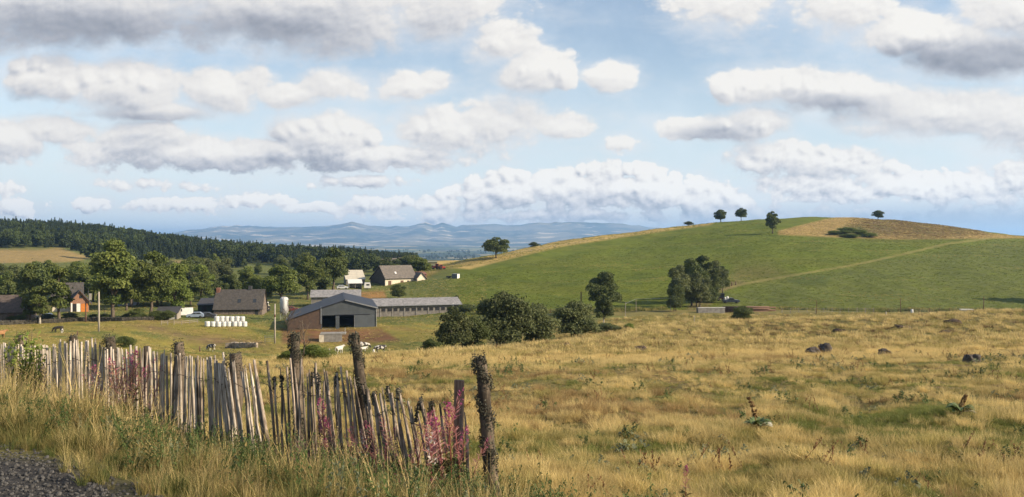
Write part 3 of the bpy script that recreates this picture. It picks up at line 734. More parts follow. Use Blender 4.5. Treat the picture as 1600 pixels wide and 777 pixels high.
def hill_grass():
    N = 110000
    u = rng.uniform(640, 1690, N); Y = 214*np.exp(rng.random(N)**.9*1.03); x = (u-U0)/F*Y
    n1 = wave(x*.35, Y, sines(9, 9, 91))+rng.normal(0, .5, N); v = V0-F*ground(x, Y)/Y
    k = (rng.random(N) < .6+.08*n1) & (line_mask(u, v, [(1070,490),(1090,476),(1110,463),(1130,453),(1160,444),(1240,430),(1330,415),(1400,400),(1480,381),(1560,371)], 2.2) < .3) & (poly_mask(u, v, [(640,445),(690,424),(799,404),(875,387),(934,378),(992,369),(1110,352),(1300,330),(1640,340),(1640,372),(1400,375),(1283,371),(1214,369),(1214,358),(1180,345)], 1) < .5)
    def rest(x, Y, nm, lab, ks):
        N = len(x); pn = wave(x*.45, Y, sines(10, 16, 95))*.6+wave(x*.4, Y, sines(9, 42, 96))*.6+rng.normal(0, .35, N); idx = np.where(pn > np.quantile(pn, 1-ks), 1, 0); idx[rng.random(N) < max(0, ks-.5)] = 2
        objs = [blades(nm+'_tuft_a', HGR, 16, (.10, .30), .40, .06, .9, .8, 31), blades(nm+'_tuft_b', OLV, 16, (.10, .30), .40, .05, .9, .8, 32), blades(nm+'_tuft_c', DRY, 16, (.10, .30), .40, .04, .9, .8, 33)]
        scatter(nm, np.stack([x, Y, ground(x, Y)], 1), rng.uniform(.5, 1.15, N)*(Y/330)**.5, rng.uniform(0, 6.28, N), idx, rng.random(N)*.9, objs, lab, 'grass')
    rest(x[k], Y[k], 'hill_grass', 'short green grass of the sunny hillside field', .06)
    N = 46000; u = rng.uniform(-60, 760, N); Y = rng.uniform(112, 330, N); x = (u-U0)/F*Y; n1 = wave(x, Y, sines(9, 12, 93))+rng.normal(0, .5, N); k = rng.random(N) < .5+.4*n1
    rest(x[k], Y[k], 'pasture_grass', 'grazed yellow green grass of the farm pasture', .8)
def summit_grass():
    N = 26000; u = rng.uniform(1210, 1640, N); Y = rng.uniform(420, 640, N); x = (u-U0)/F*Y; z = ground(x, Y); v = V0-F*z/Y
    k = poly_mask(u, v, [(1216,361),(1288,343),(1330,336),(1480,338),(1540,364),(1620,372),(1540,373),(1400,374.5),(1283,370),(1216,367)], 1) > .5
    x, Y, z, u, v = x[k], Y[k], z[k], u[k], v[k]; N = len(x); br = poly_mask(u, v, [(1330,348),(1350,342),(1380,336),(1480,336),(1545,364),(1500,369),(1450,372),(1360,371),(1320,362)], 10)+rng.normal(0, .28, N)
    n = wave(x, Y, sines(9, 14, 97))*.6+rng.normal(0, .5, N); idx = np.where(br > .5, np.where(n > -.3, 2, np.where(n > -.8, 1, 3)), np.where(n > .5, 1, 0)); k = rng.random(N) < np.where(br > .5, .9, .45); x, Y, z, idx = x[k], Y[k], z[k], idx[k]; N = len(x)
    objs = [blades('summit_tuft_'+c, m_, 16, (.14, .42), .45, .07, .9, .8, 40+i) for i, (c, m_) in enumerate((('a', DRY), ('b', OLV), ('c', BRN), ('d', GRN)))]
    scatter('summit_grass', np.stack([x, Y, z], 1), rng.uniform(.6, 1.4, N), rng.uniform(0, 6.28, N), idx, rng.random(N)*.8, objs, 'dry tan and brown rough grass on the bare hilltop', 'grass')
summit_grass()
HGR = leaf_mat('grass_hill', (.100, .130, .015), (.195, .215, .032), .2, .3, .2, .8, True, (.045, .068, .015))
hill_grass()

VGR = leaf_mat('verge_olive', (.12, .11, .034), (.29, .24, .085), 1.5, .3, .22, .7, True)
VGD = leaf_mat('verge_green', (.050, .068, .018), (.115, .130, .036), 1.5, .3, .22, .7, True)
def verge():
    N = 15500
    t = rng.uniform(-21, .4, N); d = 2.9 + 3.1*rng.random(N)**.85
    x = .6*d+.8*t; y = .8*d-.6*t; z = ground(x, y)
    n1 = wave(x, y, sines(9, 1.6, 51)); n2 = wave(x, y, sines(9, 3.2, 52)); f = n1*.5+n2*.6+rng.normal(0, .4, N)
    e = d + .22*n1; keep = (e > 3.0) & (n1*.6+n2*.5+rng.normal(0, .3, N) > -.85) & ~((t > -9.6) & (d > 4.75) & (rng.random(N) < .72)) & ((rng.random(N) < .35+.65*smooth(3.1, 3.7, e)))
    nearf = smooth(4.0, 5.4, d); right = smooth(-9.5, -6.5, t)
    idx = np.where(f > .30, 1, np.where(f < -.45, 2, 0)); idx[rng.random(N) < .20] = 3
    idx[(rng.random(N) < .35*nearf) & (right < .5)] = 2
    gr = rng.random(N) < (.36*(1-nearf)+.28*right); idx[gr] = rng.choice([1, 4], gr.sum())
    scl = rng.uniform(.45, 1.05, N)*(.40+.50*smooth(3.0, 4.4, e)-.22*smooth(4.7, 5.6, e)) * (1-.34*smooth(-9.5, -7, t))*(1+.30*wave(x, y, sines(9, .9, 53)))
    objs = [blades('verge_tuft_a', DRY, 30, (.30, .78), .12, .006, .6, .7, 61, 2), blades('verge_tuft_b', VGR, 42, (.28, .62), .14, .008, .6, .8, 62),
            blades('verge_tuft_c', RUST, 30, (.30, .74), .12, .006, .6, .7, 63, 4), blades('verge_tuft_d', DRY, 12, (.75, 1.08), .08, .005, .45, .8, 64, 4),
            blades('verge_tuft_e', VGD, 50, (.2, .5), .15, .011, .7, .8, 65)]
    k = keep; n = k.sum()
    scatter('verge_grass', np.stack([x, y, z], 1)[k], scl[k], rng.uniform(0, 6.28, n), idx[k], rng.random(n)*.8, objs, 'tall dry and green roadside grass in front of the paling fence', 'grass', .08)
verge()

def weed_form(name, mt, seed, h=.75, n=110, ln=.085, asp=6.5):
    g = np.random.default_rng(seed); c, nr = [], []
    V = np.zeros((0, 3)); Q = np.zeros((0, 4), int); tone = np.zeros(0)
    for s in range(4):
        b = g.normal(0, .09, 2); hh = h*g.uniform(.7, 1.1); lean = g.normal(0, .12, 2)
        m = n//4; zz = np.sort(g.uniform(.06, 1, m)); a = g.uniform(0, 6.28, m)
        base = np.stack([b[0]+lean[0]*zz, b[1]+lean[1]*zz, zz*hh], 1)
        out = np.stack([np.cos(a), np.sin(a), g.uniform(-.1, .6, m)], 1); L = ln*(1.15-.6*zz)[:, None]*g.uniform(.7, 1.2, (m, 1))
        sd_ = np.cross(out, [0, 0, 1.]); sd_ /= np.linalg.norm(sd_, axis=1, keepdims=True); sd_ = sd_*L/asp
        mid = base+out*L*.5+np.array([0, 0, .02]); tip = base+out*L - np.array([0, 0, .25])*L
        q = np.stack([base, mid-sd_, tip, mid+sd_], 1).reshape(-1, 3)
        Q = np.concatenate([Q, np.arange(4*m).reshape(-1, 4)+len(V)]); V = np.concatenate([V, q]); tone = np.concatenate([tone, np.repeat(g.random(m), 4)])
        st = np.array([[b[0]-.003, b[1], 0], [b[0]+.003, b[1], 0], [b[0]+lean[0]+.002, b[1]+lean[1], hh], [b[0]+lean[0]-.002, b[1]+lean[1], hh]])
        Q = np.concatenate([Q, np.arange(4)[None]+len(V)]); V = np.concatenate([V, st]); tone = np.concatenate([tone, np.full(4, .3)])
    me = with_tone(np_mesh(name, V, Q), tone); me.materials.append(mt); return bpy.data.objects.new(name, me)
WEED = leaf_mat('weed_leaf', (.040, .070, .018), (.095, .13, .035), 2.0, .3, .25, .6, True)
WEED2 = leaf_mat('weed_leaf_grey', (.11, .13, .07), (.20, .21, .12), 2.0, .3, .25, .6, True)
def weeds():
    N = 1250
    t = np.where(rng.random(N) < .55, rng.uniform(-10.5, -2.5, N), rng.uniform(-20, -8, N)); d = rng.uniform(3.5, 5.65, N); k = rng.random(N) < .30+.7*smooth(4.0, 4.8, d); t, d = t[k], d[k]; N = len(t)
    x = .6*d+.8*t; y = .8*d-.6*t; z = ground(x, y)
    objs = [weed_form('weed_a', WEED, 1), weed_form('weed_b', WEED, 2, .6, 130, .075), weed_form('weed_c', WEED2, 3, .5, 80, .07, 4.0)]
    scatter('verge_weeds', np.stack([x, y, z], 1), rng.uniform(.42, .80, N), rng.uniform(0, 6.28, N), rng.choice([0, 1, 1, 0, 0, 1, 2], N), rng.random(N), objs, 'dark green leafy weeds growing along the foot of the fence', 'weeds')
weeds()

def meadow_weeds():
    N = 900; t = rng.uniform(-.3, .74, N); y = rng.uniform(6, 52, N); x = t*y; k = (fence_d(x, y) > 6.6) & (wave(x, y, sines(9, 6, 98))+rng.normal(0, .5, N) > .1); x, y = x[k], y[k]; N = len(x)
    objs = [weed_form('meadow_weed_a', WEED, 11, .20, 60, .075, 4.0), weed_form('meadow_weed_b', DOCK, 12, .28, 70, .030, 3.0), weed_form('meadow_weed_c', WEED2, 13, .16, 50, .085, 3.2)]
    scatter('meadow_weeds', np.stack([x, y, ground(x, y)], 1), rng.uniform(.6, 1.3, N)*(.8+y/80), rng.uniform(0, 6.28, N), rng.choice([0, 1, 2], N, p=[.45, .35, .2]), rng.random(N), objs, 'small dark rosettes and brown dock stems dotted over the meadow', 'weeds')
DOCK = leaf_mat('dock_seed', (.12, .055, .025), (.22, .11, .05), 2.0, .2, .25, .8, True)
meadow_weeds()

def gravel():
    g = np.random.default_rng(5); objs = []
    mt = pmat('gravel_stone', (.10, .097, .094), (.035, .034, .033), 14, .9, .4, rand=.4)
    for i in range(4):
        mb = MB(); n = 7; prof = []
        for j in range(5):
            a = math.pi*j/4; prof.append((max(.5*math.sin(a), .02), -.34*math.cos(a)))
        mb.lathe(prof, n); V = np.array(mb.V)*(1+g.normal(0, .13, (len(mb.V), 1)))*np.array([1, g.uniform(.6, .9), g.uniform(.6, 1)])
        me = bpy.data.meshes.new('stone'); me.from_pydata(V.tolist(), [], mb.Fc); me.materials.append(mt)
        objs.append(bpy.data.objects.new('gravel_stone_' + 'abcd'[i], me))
    N = 15000; t = rng.uniform(-12, -1, N); d = rng.uniform(1.2, 3.35, N); x = .6*d+.8*t; y = .8*d-.6*t
    k = (rng.random(N) < 1-.85*smooth(2.85, 3.3, d)); x, y = x[k], y[k]; N = len(x)
    s = .010+.030*rng.random(N)**3+.012*rng.random(N)
    scatter('road_gravel', np.stack([x, y, ground(x, y)+s*.1], 1), s, rng.uniform(0, 6.28, N), rng.integers(0, 4, N), rng.random(N), objs, 'loose dark grey gravel on the edge of the road', 'gravel', .5)
gravel()

# ------------------------------------------------------------------ far woods: thousands of trees that read as one mass
CONI = leaf_mat('conifer_needles', (.014, .026, .011), (.034, .050, .018), .3, .1, .3, .8, True)
FORB = leaf_mat('forest_leaf', (.032, .052, .016), (.075, .098, .028), .3, .2, .3, .8, True)
def conifer(name, seed, n=420):
    g = np.random.default_rng(seed); z = g.random(n)**1.25; a = g.uniform(0, 6.28, n); rr = (1-z)**.85*2.1*g.uniform(.55, 1.1, n)+.08
    c = np.stack([np.cos(a)*rr, np.sin(a)*rr, .8+z*11.2], 1); nn = np.stack([np.cos(a)*.7, np.sin(a)*.7, np.full(n, .75)], 1)+g.normal(0, .35, (n, 3))
    V, Q = cards(c, nn, .95*(1.15-.75*z), 1.4, g)
    me = with_tone(np_mesh(name, V, Q), np.repeat(g.random(n), 4)); me.materials.append(CONI); return bpy.data.objects.new(name, me)
def broad(name, seed):
    m, C, r = crown_mesh(name, seed, H=10, cb=.4, rx=4.3, lobes=14, leaves=700, leaf=1.0, top=.8); m.materials.append(FORB); return bpy.data.objects.new(name, m)
def forest():
    objs = [conifer('far_tree_a', 1), conifer('far_tree_b', 2), conifer('far_tree_c', 3), broad('far_tree_d', 4), broad('far_tree_e', 5)]
    N = 60000
    u = rng.uniform(-420, 720, N); Y = np.sqrt(rng.uniform(430**2, 1350**2, N)); x = (u-U0)/F*Y; z = ground(x, Y); v = V0-F*z/Y
    n1 = wave(x, Y, sines(9, 70, 71)); n2 = wave(x, Y, sines(9, 160, 72))
    lo = np.interp(u, [-420, 0, 60, 130, 180, 260, 300, 400, 480, 560, 640, 720], [640, 640, 640, 650, 560, 650, 660, 640, 600, 600, 760, 900])
    inside = (Y > lo + 22*n1)
    hi = np.interp(u, [-420, 0, 300, 480, 600, 720], [980, 980, 1060, 1200, 1250, 1250]); inside &= Y < hi
    # hedges and copses between the fields
    hedge = (Y > 440) & (Y < lo) & (n1 > .95) & (u < 600)
    field = poly_mask(u, v, [(-300,410),(-300,385),(60,390),(90,387),(140,402),(120,409),(0,412)], 1) + poly_mask(u, v, [(265,432),(262,408),(350,406),(352,420),(330,432)], 1)
    k = (inside | hedge) & (field < .5) & (rng.random(N) < .34) & (u < 652) & (n1+rng.normal(0, .5, N) > -1.25)
    x, Y, z, u, n2 = x[k], Y[k], z[k], u[k], n2[k]; N = len(x)
    con = (rng.random(N) < np.clip(.62+.5*n2, .12, .95)) & (Y > 560)
    con |= (Y > 860) & (rng.random(N) < .40)
    idx = np.where(con, rng.integers(0, 3, N), rng.integers(3, 5, N))
    s = np.where(con, rng.uniform(.72, 1.1, N)+.2*(rng.random(N) < .10), rng.uniform(.6, 1.3, N))*(1-.35*smooth(520, 640, u))
    scatter('woodland', np.stack([x, Y, z], 1), s, rng.uniform(0, 6.28, N), idx, rng.random(N), objs, 'dark mixed forest covering the far hills on the left', 'forest', .03)
    # scattered woods and hedges on the plain
    N = 9000
    t = rng.uniform(-.45, .25, N); Y = 1500*np.exp(rng.random(N)*1.45); x = t*Y; n1 = wave(x, Y, sines(12, 260, 75))
    k = n1 > .55; x, Y = x[k], Y[k]; N = len(x)
    scatter('plain_woods', np.stack([x, Y, ground(x, Y)], 1), rng.uniform(.9, 1.7, N), rng.uniform(0, 6.28, N), rng.integers(3, 5, N), rng.random(N),
            [broad('plain_tree_a', 14), broad('plain_tree_b', 15), broad('plain_tree_c', 16), broad('plain_tree_d', 17), broad('plain_tree_e', 18)], 'small woods and hedges scattered over the far plain', 'woods', .03)
forest()

# ------------------------------------------------------------------ the trees one can tell apart
g1 = 'tall trees around the left-hand houses'
tree('ash', 176, 501, 205, 127, 80, LEAF_A, label='tallest broad ash tree behind the pale pole, beside the orange-gabled house', group=g1)
tree('ash2', 236, 498, 212, 110, 70, LEAF_A, label='tall leafy tree between the tallest ash and the bright rounded tree', group=g1)
tree('lime2', 274, 496, 215, 86, 62, LEAF_C, label='rounded bright green tree above the low open shed', group=g1)
tree('airy', 92, 504, 198, 92, 52, LEAF_A, label='airy tree with a forked trunk in front of the grey house roof', group=g1)
tree('dense', 46, 503, 206, 100, 46, LEAF_B, label='dense dark tree behind the stone-walled barn at the left edge', group=g1)
tree('airy', 62, 506, 199, 62, 34, LEAF_A, label='small pale-trunked tree between the dark tree and the forked tree', group=g1, bark=BARK_PALE)
tree('lime', 8, 478, 250, 50, 56, LEAF_C, label='yellow green round tree at the left edge above the barn roof', group=g1)
tree('lime', 128, 478, 285, 66, 58, LEAF_A, label='mid-green tree rising behind the orange-gabled house roof', group=g1)
tree('ash', 205, 480, 262, 80, 52, LEAF_B, label='shaded tree close behind the dark house among the tall trees', group=g1)
g2 = 'trees behind the grey-roofed farmhouse'
tree('lime', 440, 474, 258, 62, 64, LEAF_C, label='bright rounded tree behind the white silo', group=g2)
tree('lime2', 481, 468, 275, 70, 54, LEAF_A, label='domed tree right of the one behind the silo', group=g2)
tree('ash2', 521, 456, 300, 72, 56, LEAF_B, label='tall dark-sided tree left of the cream barn roof', group=g2)
tree('dense', 503, 460, 310, 60, 40, LEAF_B, label='dark tree half hidden behind the tall one by the cream roof', group=g2)
tree('lime', 388, 462, 262, 48, 46, LEAF_A, label='round tree directly behind the farmhouse chimney', group=g2)
tree('lime2', 352, 464, 262, 36, 36, LEAF_B, label='small dark tree behind the left end of the farmhouse roof', group=g2)
tree('lime2', 313, 470, 262, 58, 46, LEAF_C, label='fresh green tree left of the farmhouse gable', group=g2)
tree('lime', 412, 470, 250, 36, 34, LEAF_A, label='low round tree at the right end of the farmhouse', group=g2)
tree('lime', 654, 432, 345, 31, 44, LEAF_A, label='tree beside the red tractor and the green shed')
tree('round', 606, 424, 372, 26, 40, LEAF_B, label='dark tree behind the ridge of the big stone farmhouse')
tree('round2', 640, 421, 400, 24, 40, LEAF_B, label='dark low tree behind the tractor shed')
tree('bush', 623, 467, 245, 23, 27, LEAF_B, name='bush', cat='bush', label='round dark bush standing behind the long shed roof')
tree('round', 775, 403.5, 418, 33, 45, LEAF_B, rz=.4, label='spreading dark tree on the edge of the golden strip')
tree('bush2', 834, 388, 480, 9, 21, LEAF_B, name='bush', cat='bush', label='low dark bush just over the golden crest', exact=492)
tree('bush', 1076, 352, 560, 7, 17, LEAF_B, name='bush', cat='bush', label='small dark bush on the skyline left of the two hilltop trees', exact=563)
gh = 'lone trees on the green hill'
tree('round2', 1126, 348, 560, 20, 21, LEAF_B, label='left-hand of the two neighbouring round trees on the skyline', group=gh, exact=566)
tree('round', 1158, 347, 560, 20.5, 20, LEAF_B, label='right-hand of the two neighbouring trees on the skyline, with an uneven crown', group=gh, exact=572)
tree('oval', 1207, 365, 430, 37, 24, LEAF_B, label='egg-shaped tree with a long shadow below the hilltop', group=gh)
tree('round2', 1372, 343, 560, 15, 19, LEAF_B, label='small mushroom-shaped tree alone on the bare hilltop', group=gh, exact=566)
tree('lime2', 943, 492, 224, 69, 60, LEAF_B, label='dark round tree at the foot of the green hill by the pole')
tree('lime', 943, 509, 180, 52, 34, LEAF_B, label='pale-trunked tree standing in front of the dark round tree', bark=BARK_PALE)
gc = 'clump of trees beside the hill track'
for i, (k_, u, v, h, w, l) in enumerate([('lime', 1063, 481, 70, 44, 'front left tree of the clump beside the hill track'), ('lime2', 1081, 478, 76, 52, 'second tree from the left in the clump beside the track'),
        ('ash2', 1101, 472, 76, 48, 'tallest tree in the middle of the clump beside the track'), ('lime2', 1119, 467, 62, 38, 'slim tree near the right end of the clump'),
        ('lime', 1129, 460, 46, 26, 'last small tree at the right end of the clump'), ('bush', 1055, 486, 42, 30, 'low bushy tree at the lower left foot of the clump'), ('bush', 1090, 480, 54, 50, 'tree in the front middle of the clump above the track bend'), ('bush2', 1110, 473, 34, 36, 'low bush under the tallest tree of the clump')]):
    tree(k_, u, v, 240, h, w, LEAF_B if i % 3 else LEAF_D, label=l, group=gc)
gb = 'bushes and willows along the hidden stream'
tree('willow', 708, 552, 92, 78, 66, LEAF_D, BARK_PALE, 'willow', label='willow with a pale trunk at the left end of the stream thicket', group=gb, exact=96)
tree('bush', 672, 554, 86, 27, 34, LEAF_B, name='bush', cat='bush', label='small round bush left of the pale-trunked willow', group=gb, exact=84)
tree('bush2', 741, 550, 98, 58, 66, LEAF_B, name='bush', cat='bush', label='dark bush between the willow and the biggest bush', group=gb, exact=100)
tree('bush', 786, 550, 104, 92, 104, LEAF_D, name='bush', cat='bush', label='biggest grey-green bush in the middle of the stream thicket', group=gb, exact=106)
tree('bush2', 840, 546, 108, 64, 78, LEAF_D, name='bush', cat='bush', label='grey-green bush right of the biggest one in the thicket', group=gb, exact=110)
tree('willow', 812, 544, 108, 72, 40, LEAF_B, name='willow', label='leafy dark willow tucked behind the biggest bush', group=gb, exact=113)
tree('bush', 898, 538, 116, 60, 84, LEAF_D, name='bush', cat='bush', label='broad dull-green bush at the right end of the thicket', group=gb, exact=118)
tree('bush2', 948, 526, 124, 16, 60, LEAF_D, name='bush', cat='bush', label='low spreading scrub to the right of the thicket', group=gb, exact=128)
tree('bush', 983, 517, 140, 12, 20, LEAF_C, name='bush', cat='bush', label='tiny bright green bush on the slope right of the thicket', group=gb)
tree('bush', 713, 476, 250, 15, 10, LEAF_B, name='bush', cat='bush', label='little dark bush showing above the right end of the long shed')
tree('bush2', 728, 489, 222, 14, 46, LEAF_B, name='bush', cat='bush', label='low dark scrub at the right end of the long shed')
tree('bush', 1161, 508, 150, 25, 40, LEAF_B, name='bush', cat='bush', label='compact dark bush below the timber stack', exact=148)
tree('bush2', 1146, 508, 150, 9, 12, LEAF_B, name='bush', cat='bush', label='dwarf bush at the left foot of the compact dark bush', exact=147)
tree('ash', 1660, 470, 255, 70, 50, LEAF_B, label='tree beyond the right edge casting its shadow on the field')
for i, (u, v, h, w, l) in enumerate([(1303,367,7,26,'leftmost low bush of the scrub patch on the bare hilltop'),(1322,366,11,32,'tallest bush of the scrub patch on the bare hilltop'),(1341,367.5,9,30,'middle right bush of the scrub patch on the bare hilltop'),(1358,370,6,28,'rightmost low bush of the scrub patch on the bare hilltop'),(1326,371,6,34,'front low bush of the scrub patch on the bare hilltop')]):
    tree('bush' if i % 2 else 'bush2', u, v, 490, h, w, LEAF_C, name='bush', cat='bush', label=l, group='scrub on the bare hilltop')
gm = 'hedgerow trees in the valley behind the farm'
lm_ = [LEAF_A, LEAF_B, LEAF_B, LEAF_A, LEAF_D]
for i in range(90):
    if i >= 74: u, Y = random.uniform(-20, 325), random.uniform(244, 275)
    elif i >= 46: u, Y = random.uniform(-30, 420), random.uniform(262, 320)
    elif i < 30: u, Y = random.uniform(-30, 330), random.uniform(300, 470)
    else: u, Y = random.uniform(330, 600), random.uniform(380, 560)
    if 262 < u < 356 and Y > 400: Y -= 80
    if i >= 46 and 60 < u < 150: Y += 30
    if u < 145 and Y > 380: Y = random.uniform(285, 370)
    tree(random.choice(['lime', 'lime2', 'ash2', 'round', 'bush']), u, 0, 0, (random.uniform(10, 14) if i >= 74 else random.uniform(5, 9) if i >= 46 else random.uniform(7, 13))/Y*F, None, lm_[i % 5], label='leafy hedgerow tree in the wooded valley behind the farm', group=gm, exact=Y)
# ------------------------------------------------------------------ farm buildings
CLAD = pmat('blue_grey_cladding', (.072, .084, .094), (.055, .066, .076), .6, .6, .6, wave_=3.2)
CLAD2 = pmat('pale_cladding', (.088, .102, .114), (.07, .082, .092), .6, .6, .6, wave_=3.2)
ROOFB = pmat('blue_roof_sheet', (.026, .030, .044), (.02, .023, .032), .8, .55, .5, wave_=2.4)
BOARD = pmat('brown_boards', (.105, .070, .052), (.07, .05, .038), 1.5, .9, .5, wave_=2.2)
FIBRE = pmat('grey_corrugated_roof', (.30, .29, .29), (.17, .165, .17), 1.3, .9, .9, 6, wave_=1.6)
RENDERW = pmat('dirty_shaded_render', (.20, .185, .165), (.13, .12, .108), 1.2, .95, .3)  # grubby render, darkened to carry the shade on the shed front
CREAM = pmat('cream_plaster', (.62, .56, .44), (.48, .42, .33), 1.5, .95, .2)
STONE = pmat('field_stone', (.17, .135, .108), (.08, .066, .056), 2.2, .95, .8, 6, rand=.12)
SLATE = pmat('grey_slate', (.092, .082, .074), (.058, .053, .049), 1.8, .8, .6, 8, brick=(2.6, .02, (0, 0, 0)))
SLATE2 = pmat('weathered_tiles', (.19, .165, .142), (.125, .11, .098), 1.5, .85, .6, 8, brick=(2.6, .02, (0, 0, 0)))
SLATED = pmat('dark_slate', (.055, .055, .06), (.04, .04, .045), 1.8, .7, .5, 8)
ORANGE = pmat('orange_brick', (.36, .20, .13), (.29, .155, .10), 2.5, .9, .3, brick=(4.5, .02, (R(90), 0, 0)))
ORDOOR = pmat('orange_door', (.50, .17, .03), (.42, .14, .028), 2, .6)
DARK = pmat('dark_opening', (.018, .018, .02), (.012, .012, .013), 1, .6)
GLASSD = pmat('window_glass', (.03, .035, .042), (.02, .024, .03), 1, .12, spec=.6)
WHITE = pmat('white_paint', (.66, .65, .62), (.55, .54, .51), 2.5, .6)
WHITEP = pmat('white_plastic_film', (.58, .58, .565), (.45, .46, .45), 1.6, .35, .35, 5, (1, 1, 3), spec=.5)
CONC = pmat('concrete', (.25, .235, .215), (.17, .16, .145), 1.5, .95, .4)
TIMB = pmat('grey_timber', (.32, .28, .235), (.19, .165, .14), 3, .9, .5, 12, (3, 3, .4))
TIMBD = pmat('brown_timber', (.15, .085, .055), (.09, .055, .04), 3, .9, .5, 12, (3, 3, .4))
METAL = pmat('galvanised_metal', (.42, .43, .44), (.32, .33, .34), 3, .45, metal=.7)
BRICKR = pmat('red_brown_brick', (.22, .10, .07), (.15, .075, .055), 2, .9, .4)
KHAKI = pmat('khaki_sheet', (.20, .20, .13), (.16, .16, .105), 1, .7, .3, wave_=2)
RUBBER = pmat('rubber', (.02, .02, .02), (.014, .014, .014), 6, .85)

def slope(mb, p0, p1, q1, q0, t=.14):
    """a slab through four corners (counter-clockwise from above)"""
    n = (Vector(p1)-Vector(p0)).cross(Vector(q0)-Vector(p0)).normalized()
    if n.z < 0: n = -n
    mb.prism([p0, p1, q1, q0], n*t); return mb

def barn():
    p = place(502, 515, 185); e = empty('barn', p, R(12), 'modern blue grey metal barn with two dark openings and a brown lean-to', 'barn')
    D = 25.0; f = (0, .15, 0)
    mb = MB(); mb.prism([(0,0,3.05),(11.9,0,3.05),(11.9,0,4.6),(5.1,0,6.3),(0,0,4.65)], f)
    mb.box(3.1,3.9,0,.15,-.6,3.05); mb.box(7.2,11.9,0,.15,-.6,3.05); mb.box(0,.16,0,.15,-.6,3.05)
    mb.box(0,.15,.15,D,-.6,4.6); mb.box(11.75,11.9,.15,D,-.6,4.55); mb.prism([(.15,D-.15,-.6),(11.75,D-.15,-.6),(11.75,D-.15,4.55),(5.1,D-.15,6.25),(.15,D-.15,4.6)], f)
    mb.build('wall', CLAD, e)
    o = MB(); slope(o, (-.05,-.35,4.68), (5.12,-.35,6.34), (5.12,D+.2,6.34), (-.05,D+.2,4.68)); r = o.build('roof', ROOFB, e); 
    o = MB(); slope(o, (5.12,-.35,6.34), (12.25,-.35,4.55), (12.25,D+.2,4.55), (5.12,D+.2,6.34)); r2 = o.build('roof', ROOFB, e)
    MB().box(4.9,5.34,-.37,D+.22,6.44,6.54).build('ridge_cap', ROOFB, r)
    for yy in (4, 9.5, 15): 
        o = MB(); slope(o, (1.6,yy,5.38),(3.4,yy,5.96),(3.4,yy+1.2,5.96),(1.6,yy+1.2,5.38), .03); o.build('skylight', CLAD2, r)
    MB().prism([(12.2,-.38,4.42),(12.28,-.38,4.66),(5.12,-.38,6.5),(5.12,-.38,6.3)], (0,.04,0)).build('bargeboard', METAL, r2)
    mb = MB(); mb.prism([(-7,0,-.6),(-.01,0,-.6),(-.01,0,4.5),(-7,0,2.15)], f); mb.box(-7,-6.85,.15,D-2,-.6,2.15)
    mb.prism([(-6.85,D-2.15,-.6),(-.01,D-2.15,-.6),(-.01,D-2.15,4.5),(-6.85,D-2.15,2.15)], f); mb.build('lean_to_wall', BOARD, e)
    o = MB(); slope(o, (-7.5,-.4,2.08), (-.06,-.4,4.62), (-.06,D-1.8,4.62), (-7.5,D-1.8,2.08), .1); o.build('lean_to_roof', ROOFB, e)
    MB().box(-.14,.02,-.12,-.01,1.2,5.0).build('corner_trim', METAL, e)
    MB().box(7.25,11.5,-.10,-.02,-.1,3.0).build('sliding_door', CLAD2, e)
    MB().box(3.0,10.6,-.14,-.01,3.08,3.2).build('door_rail', ROOFB, e)
    MB().box(.15,11.75,.2,D-.2,-.5,.02).build('floor', CONC, e)
    MB().box(7.12,7.22,-.08,-.01,-.1,3.05).build('door_post', METAL, e)
    MB().tube([(12.3,-.4,4.5),(12.3,D+.2,4.5)], .09, 6).build('gutter', METAL, r2)
    MB().tube([(11.98,-.1,4.5),(11.98,-.1,-.3)], .05, 6).build('downpipe', METAL, e)
barn()

def long_shed():
    p = place(556, 495, 227); e = empty('long_shed', p, R(17), 'long low livestock shed with grey corrugated roof and a row of small dark windows', 'shed')
    L, W, H, T = 27.6, 9.5, 2.75, 4.15
    mb = MB(); mb.box(0,L,0,.2,-.8,H); mb.box(0,L,W-.2,W,-.8,H); mb.prism([(L-.2,.2,-.8),(L-.2,W-.2,-.8),(L-.2,W-.2,H),(L-.2,W/2,T-.05),(L-.2,.2,H)], (.2,0,0)); mb.prism([(0,.2,-.8),(0,W-.2,-.8),(0,W-.2,H),(0,W/2,T-.05),(0,.2,H)], (.2,0,0)); mb.build('wall', RENDERW, e)
    o = MB(); slope(o, (-.3,-.5,H-.12),(L+.4,-.5,H-.12),(L+.4,W/2,T),(-.3,W/2,T),.1); o.build('roof', FIBRE, e)
    o = MB(); slope(o, (-.3,W/2,T),(L+.4,W/2,T),(L+.4,W+.5,H-.12),(-.3,W+.5,H-.12),.1); o.build('roof', FIBRE, e)
    for i in range(14):
        x = 6.6+i*1.58
        if x > L-1.2: break
        if i == 12: continue
        w = MB().box(x,x+1.0,-.05,.012,1.15,1.95).build('window', DARK, e)
        MB().box(x-.08,x+1.08,-.09,-.012,1.05,1.13).build('sill', CONC, w)
        if i % 2 == 0: MB().box(x-.42,x-.24,-.10,-.004,-.6,H-.3).build('pilaster', CONC, e)
    MB().box(25.5,25.75,-.16,-.005,-.6,H+.2).build('downpipe', WHITE, e)
    MB().box(26.0,27.0,-.04,.012,-.4,1.95).build('door', DARK, e)
    MB().tube([(-.3,-.58,H-.16),(L+.4,-.58,H-.16)], .08, 6).build('gutter', METAL, e)
long_shed()

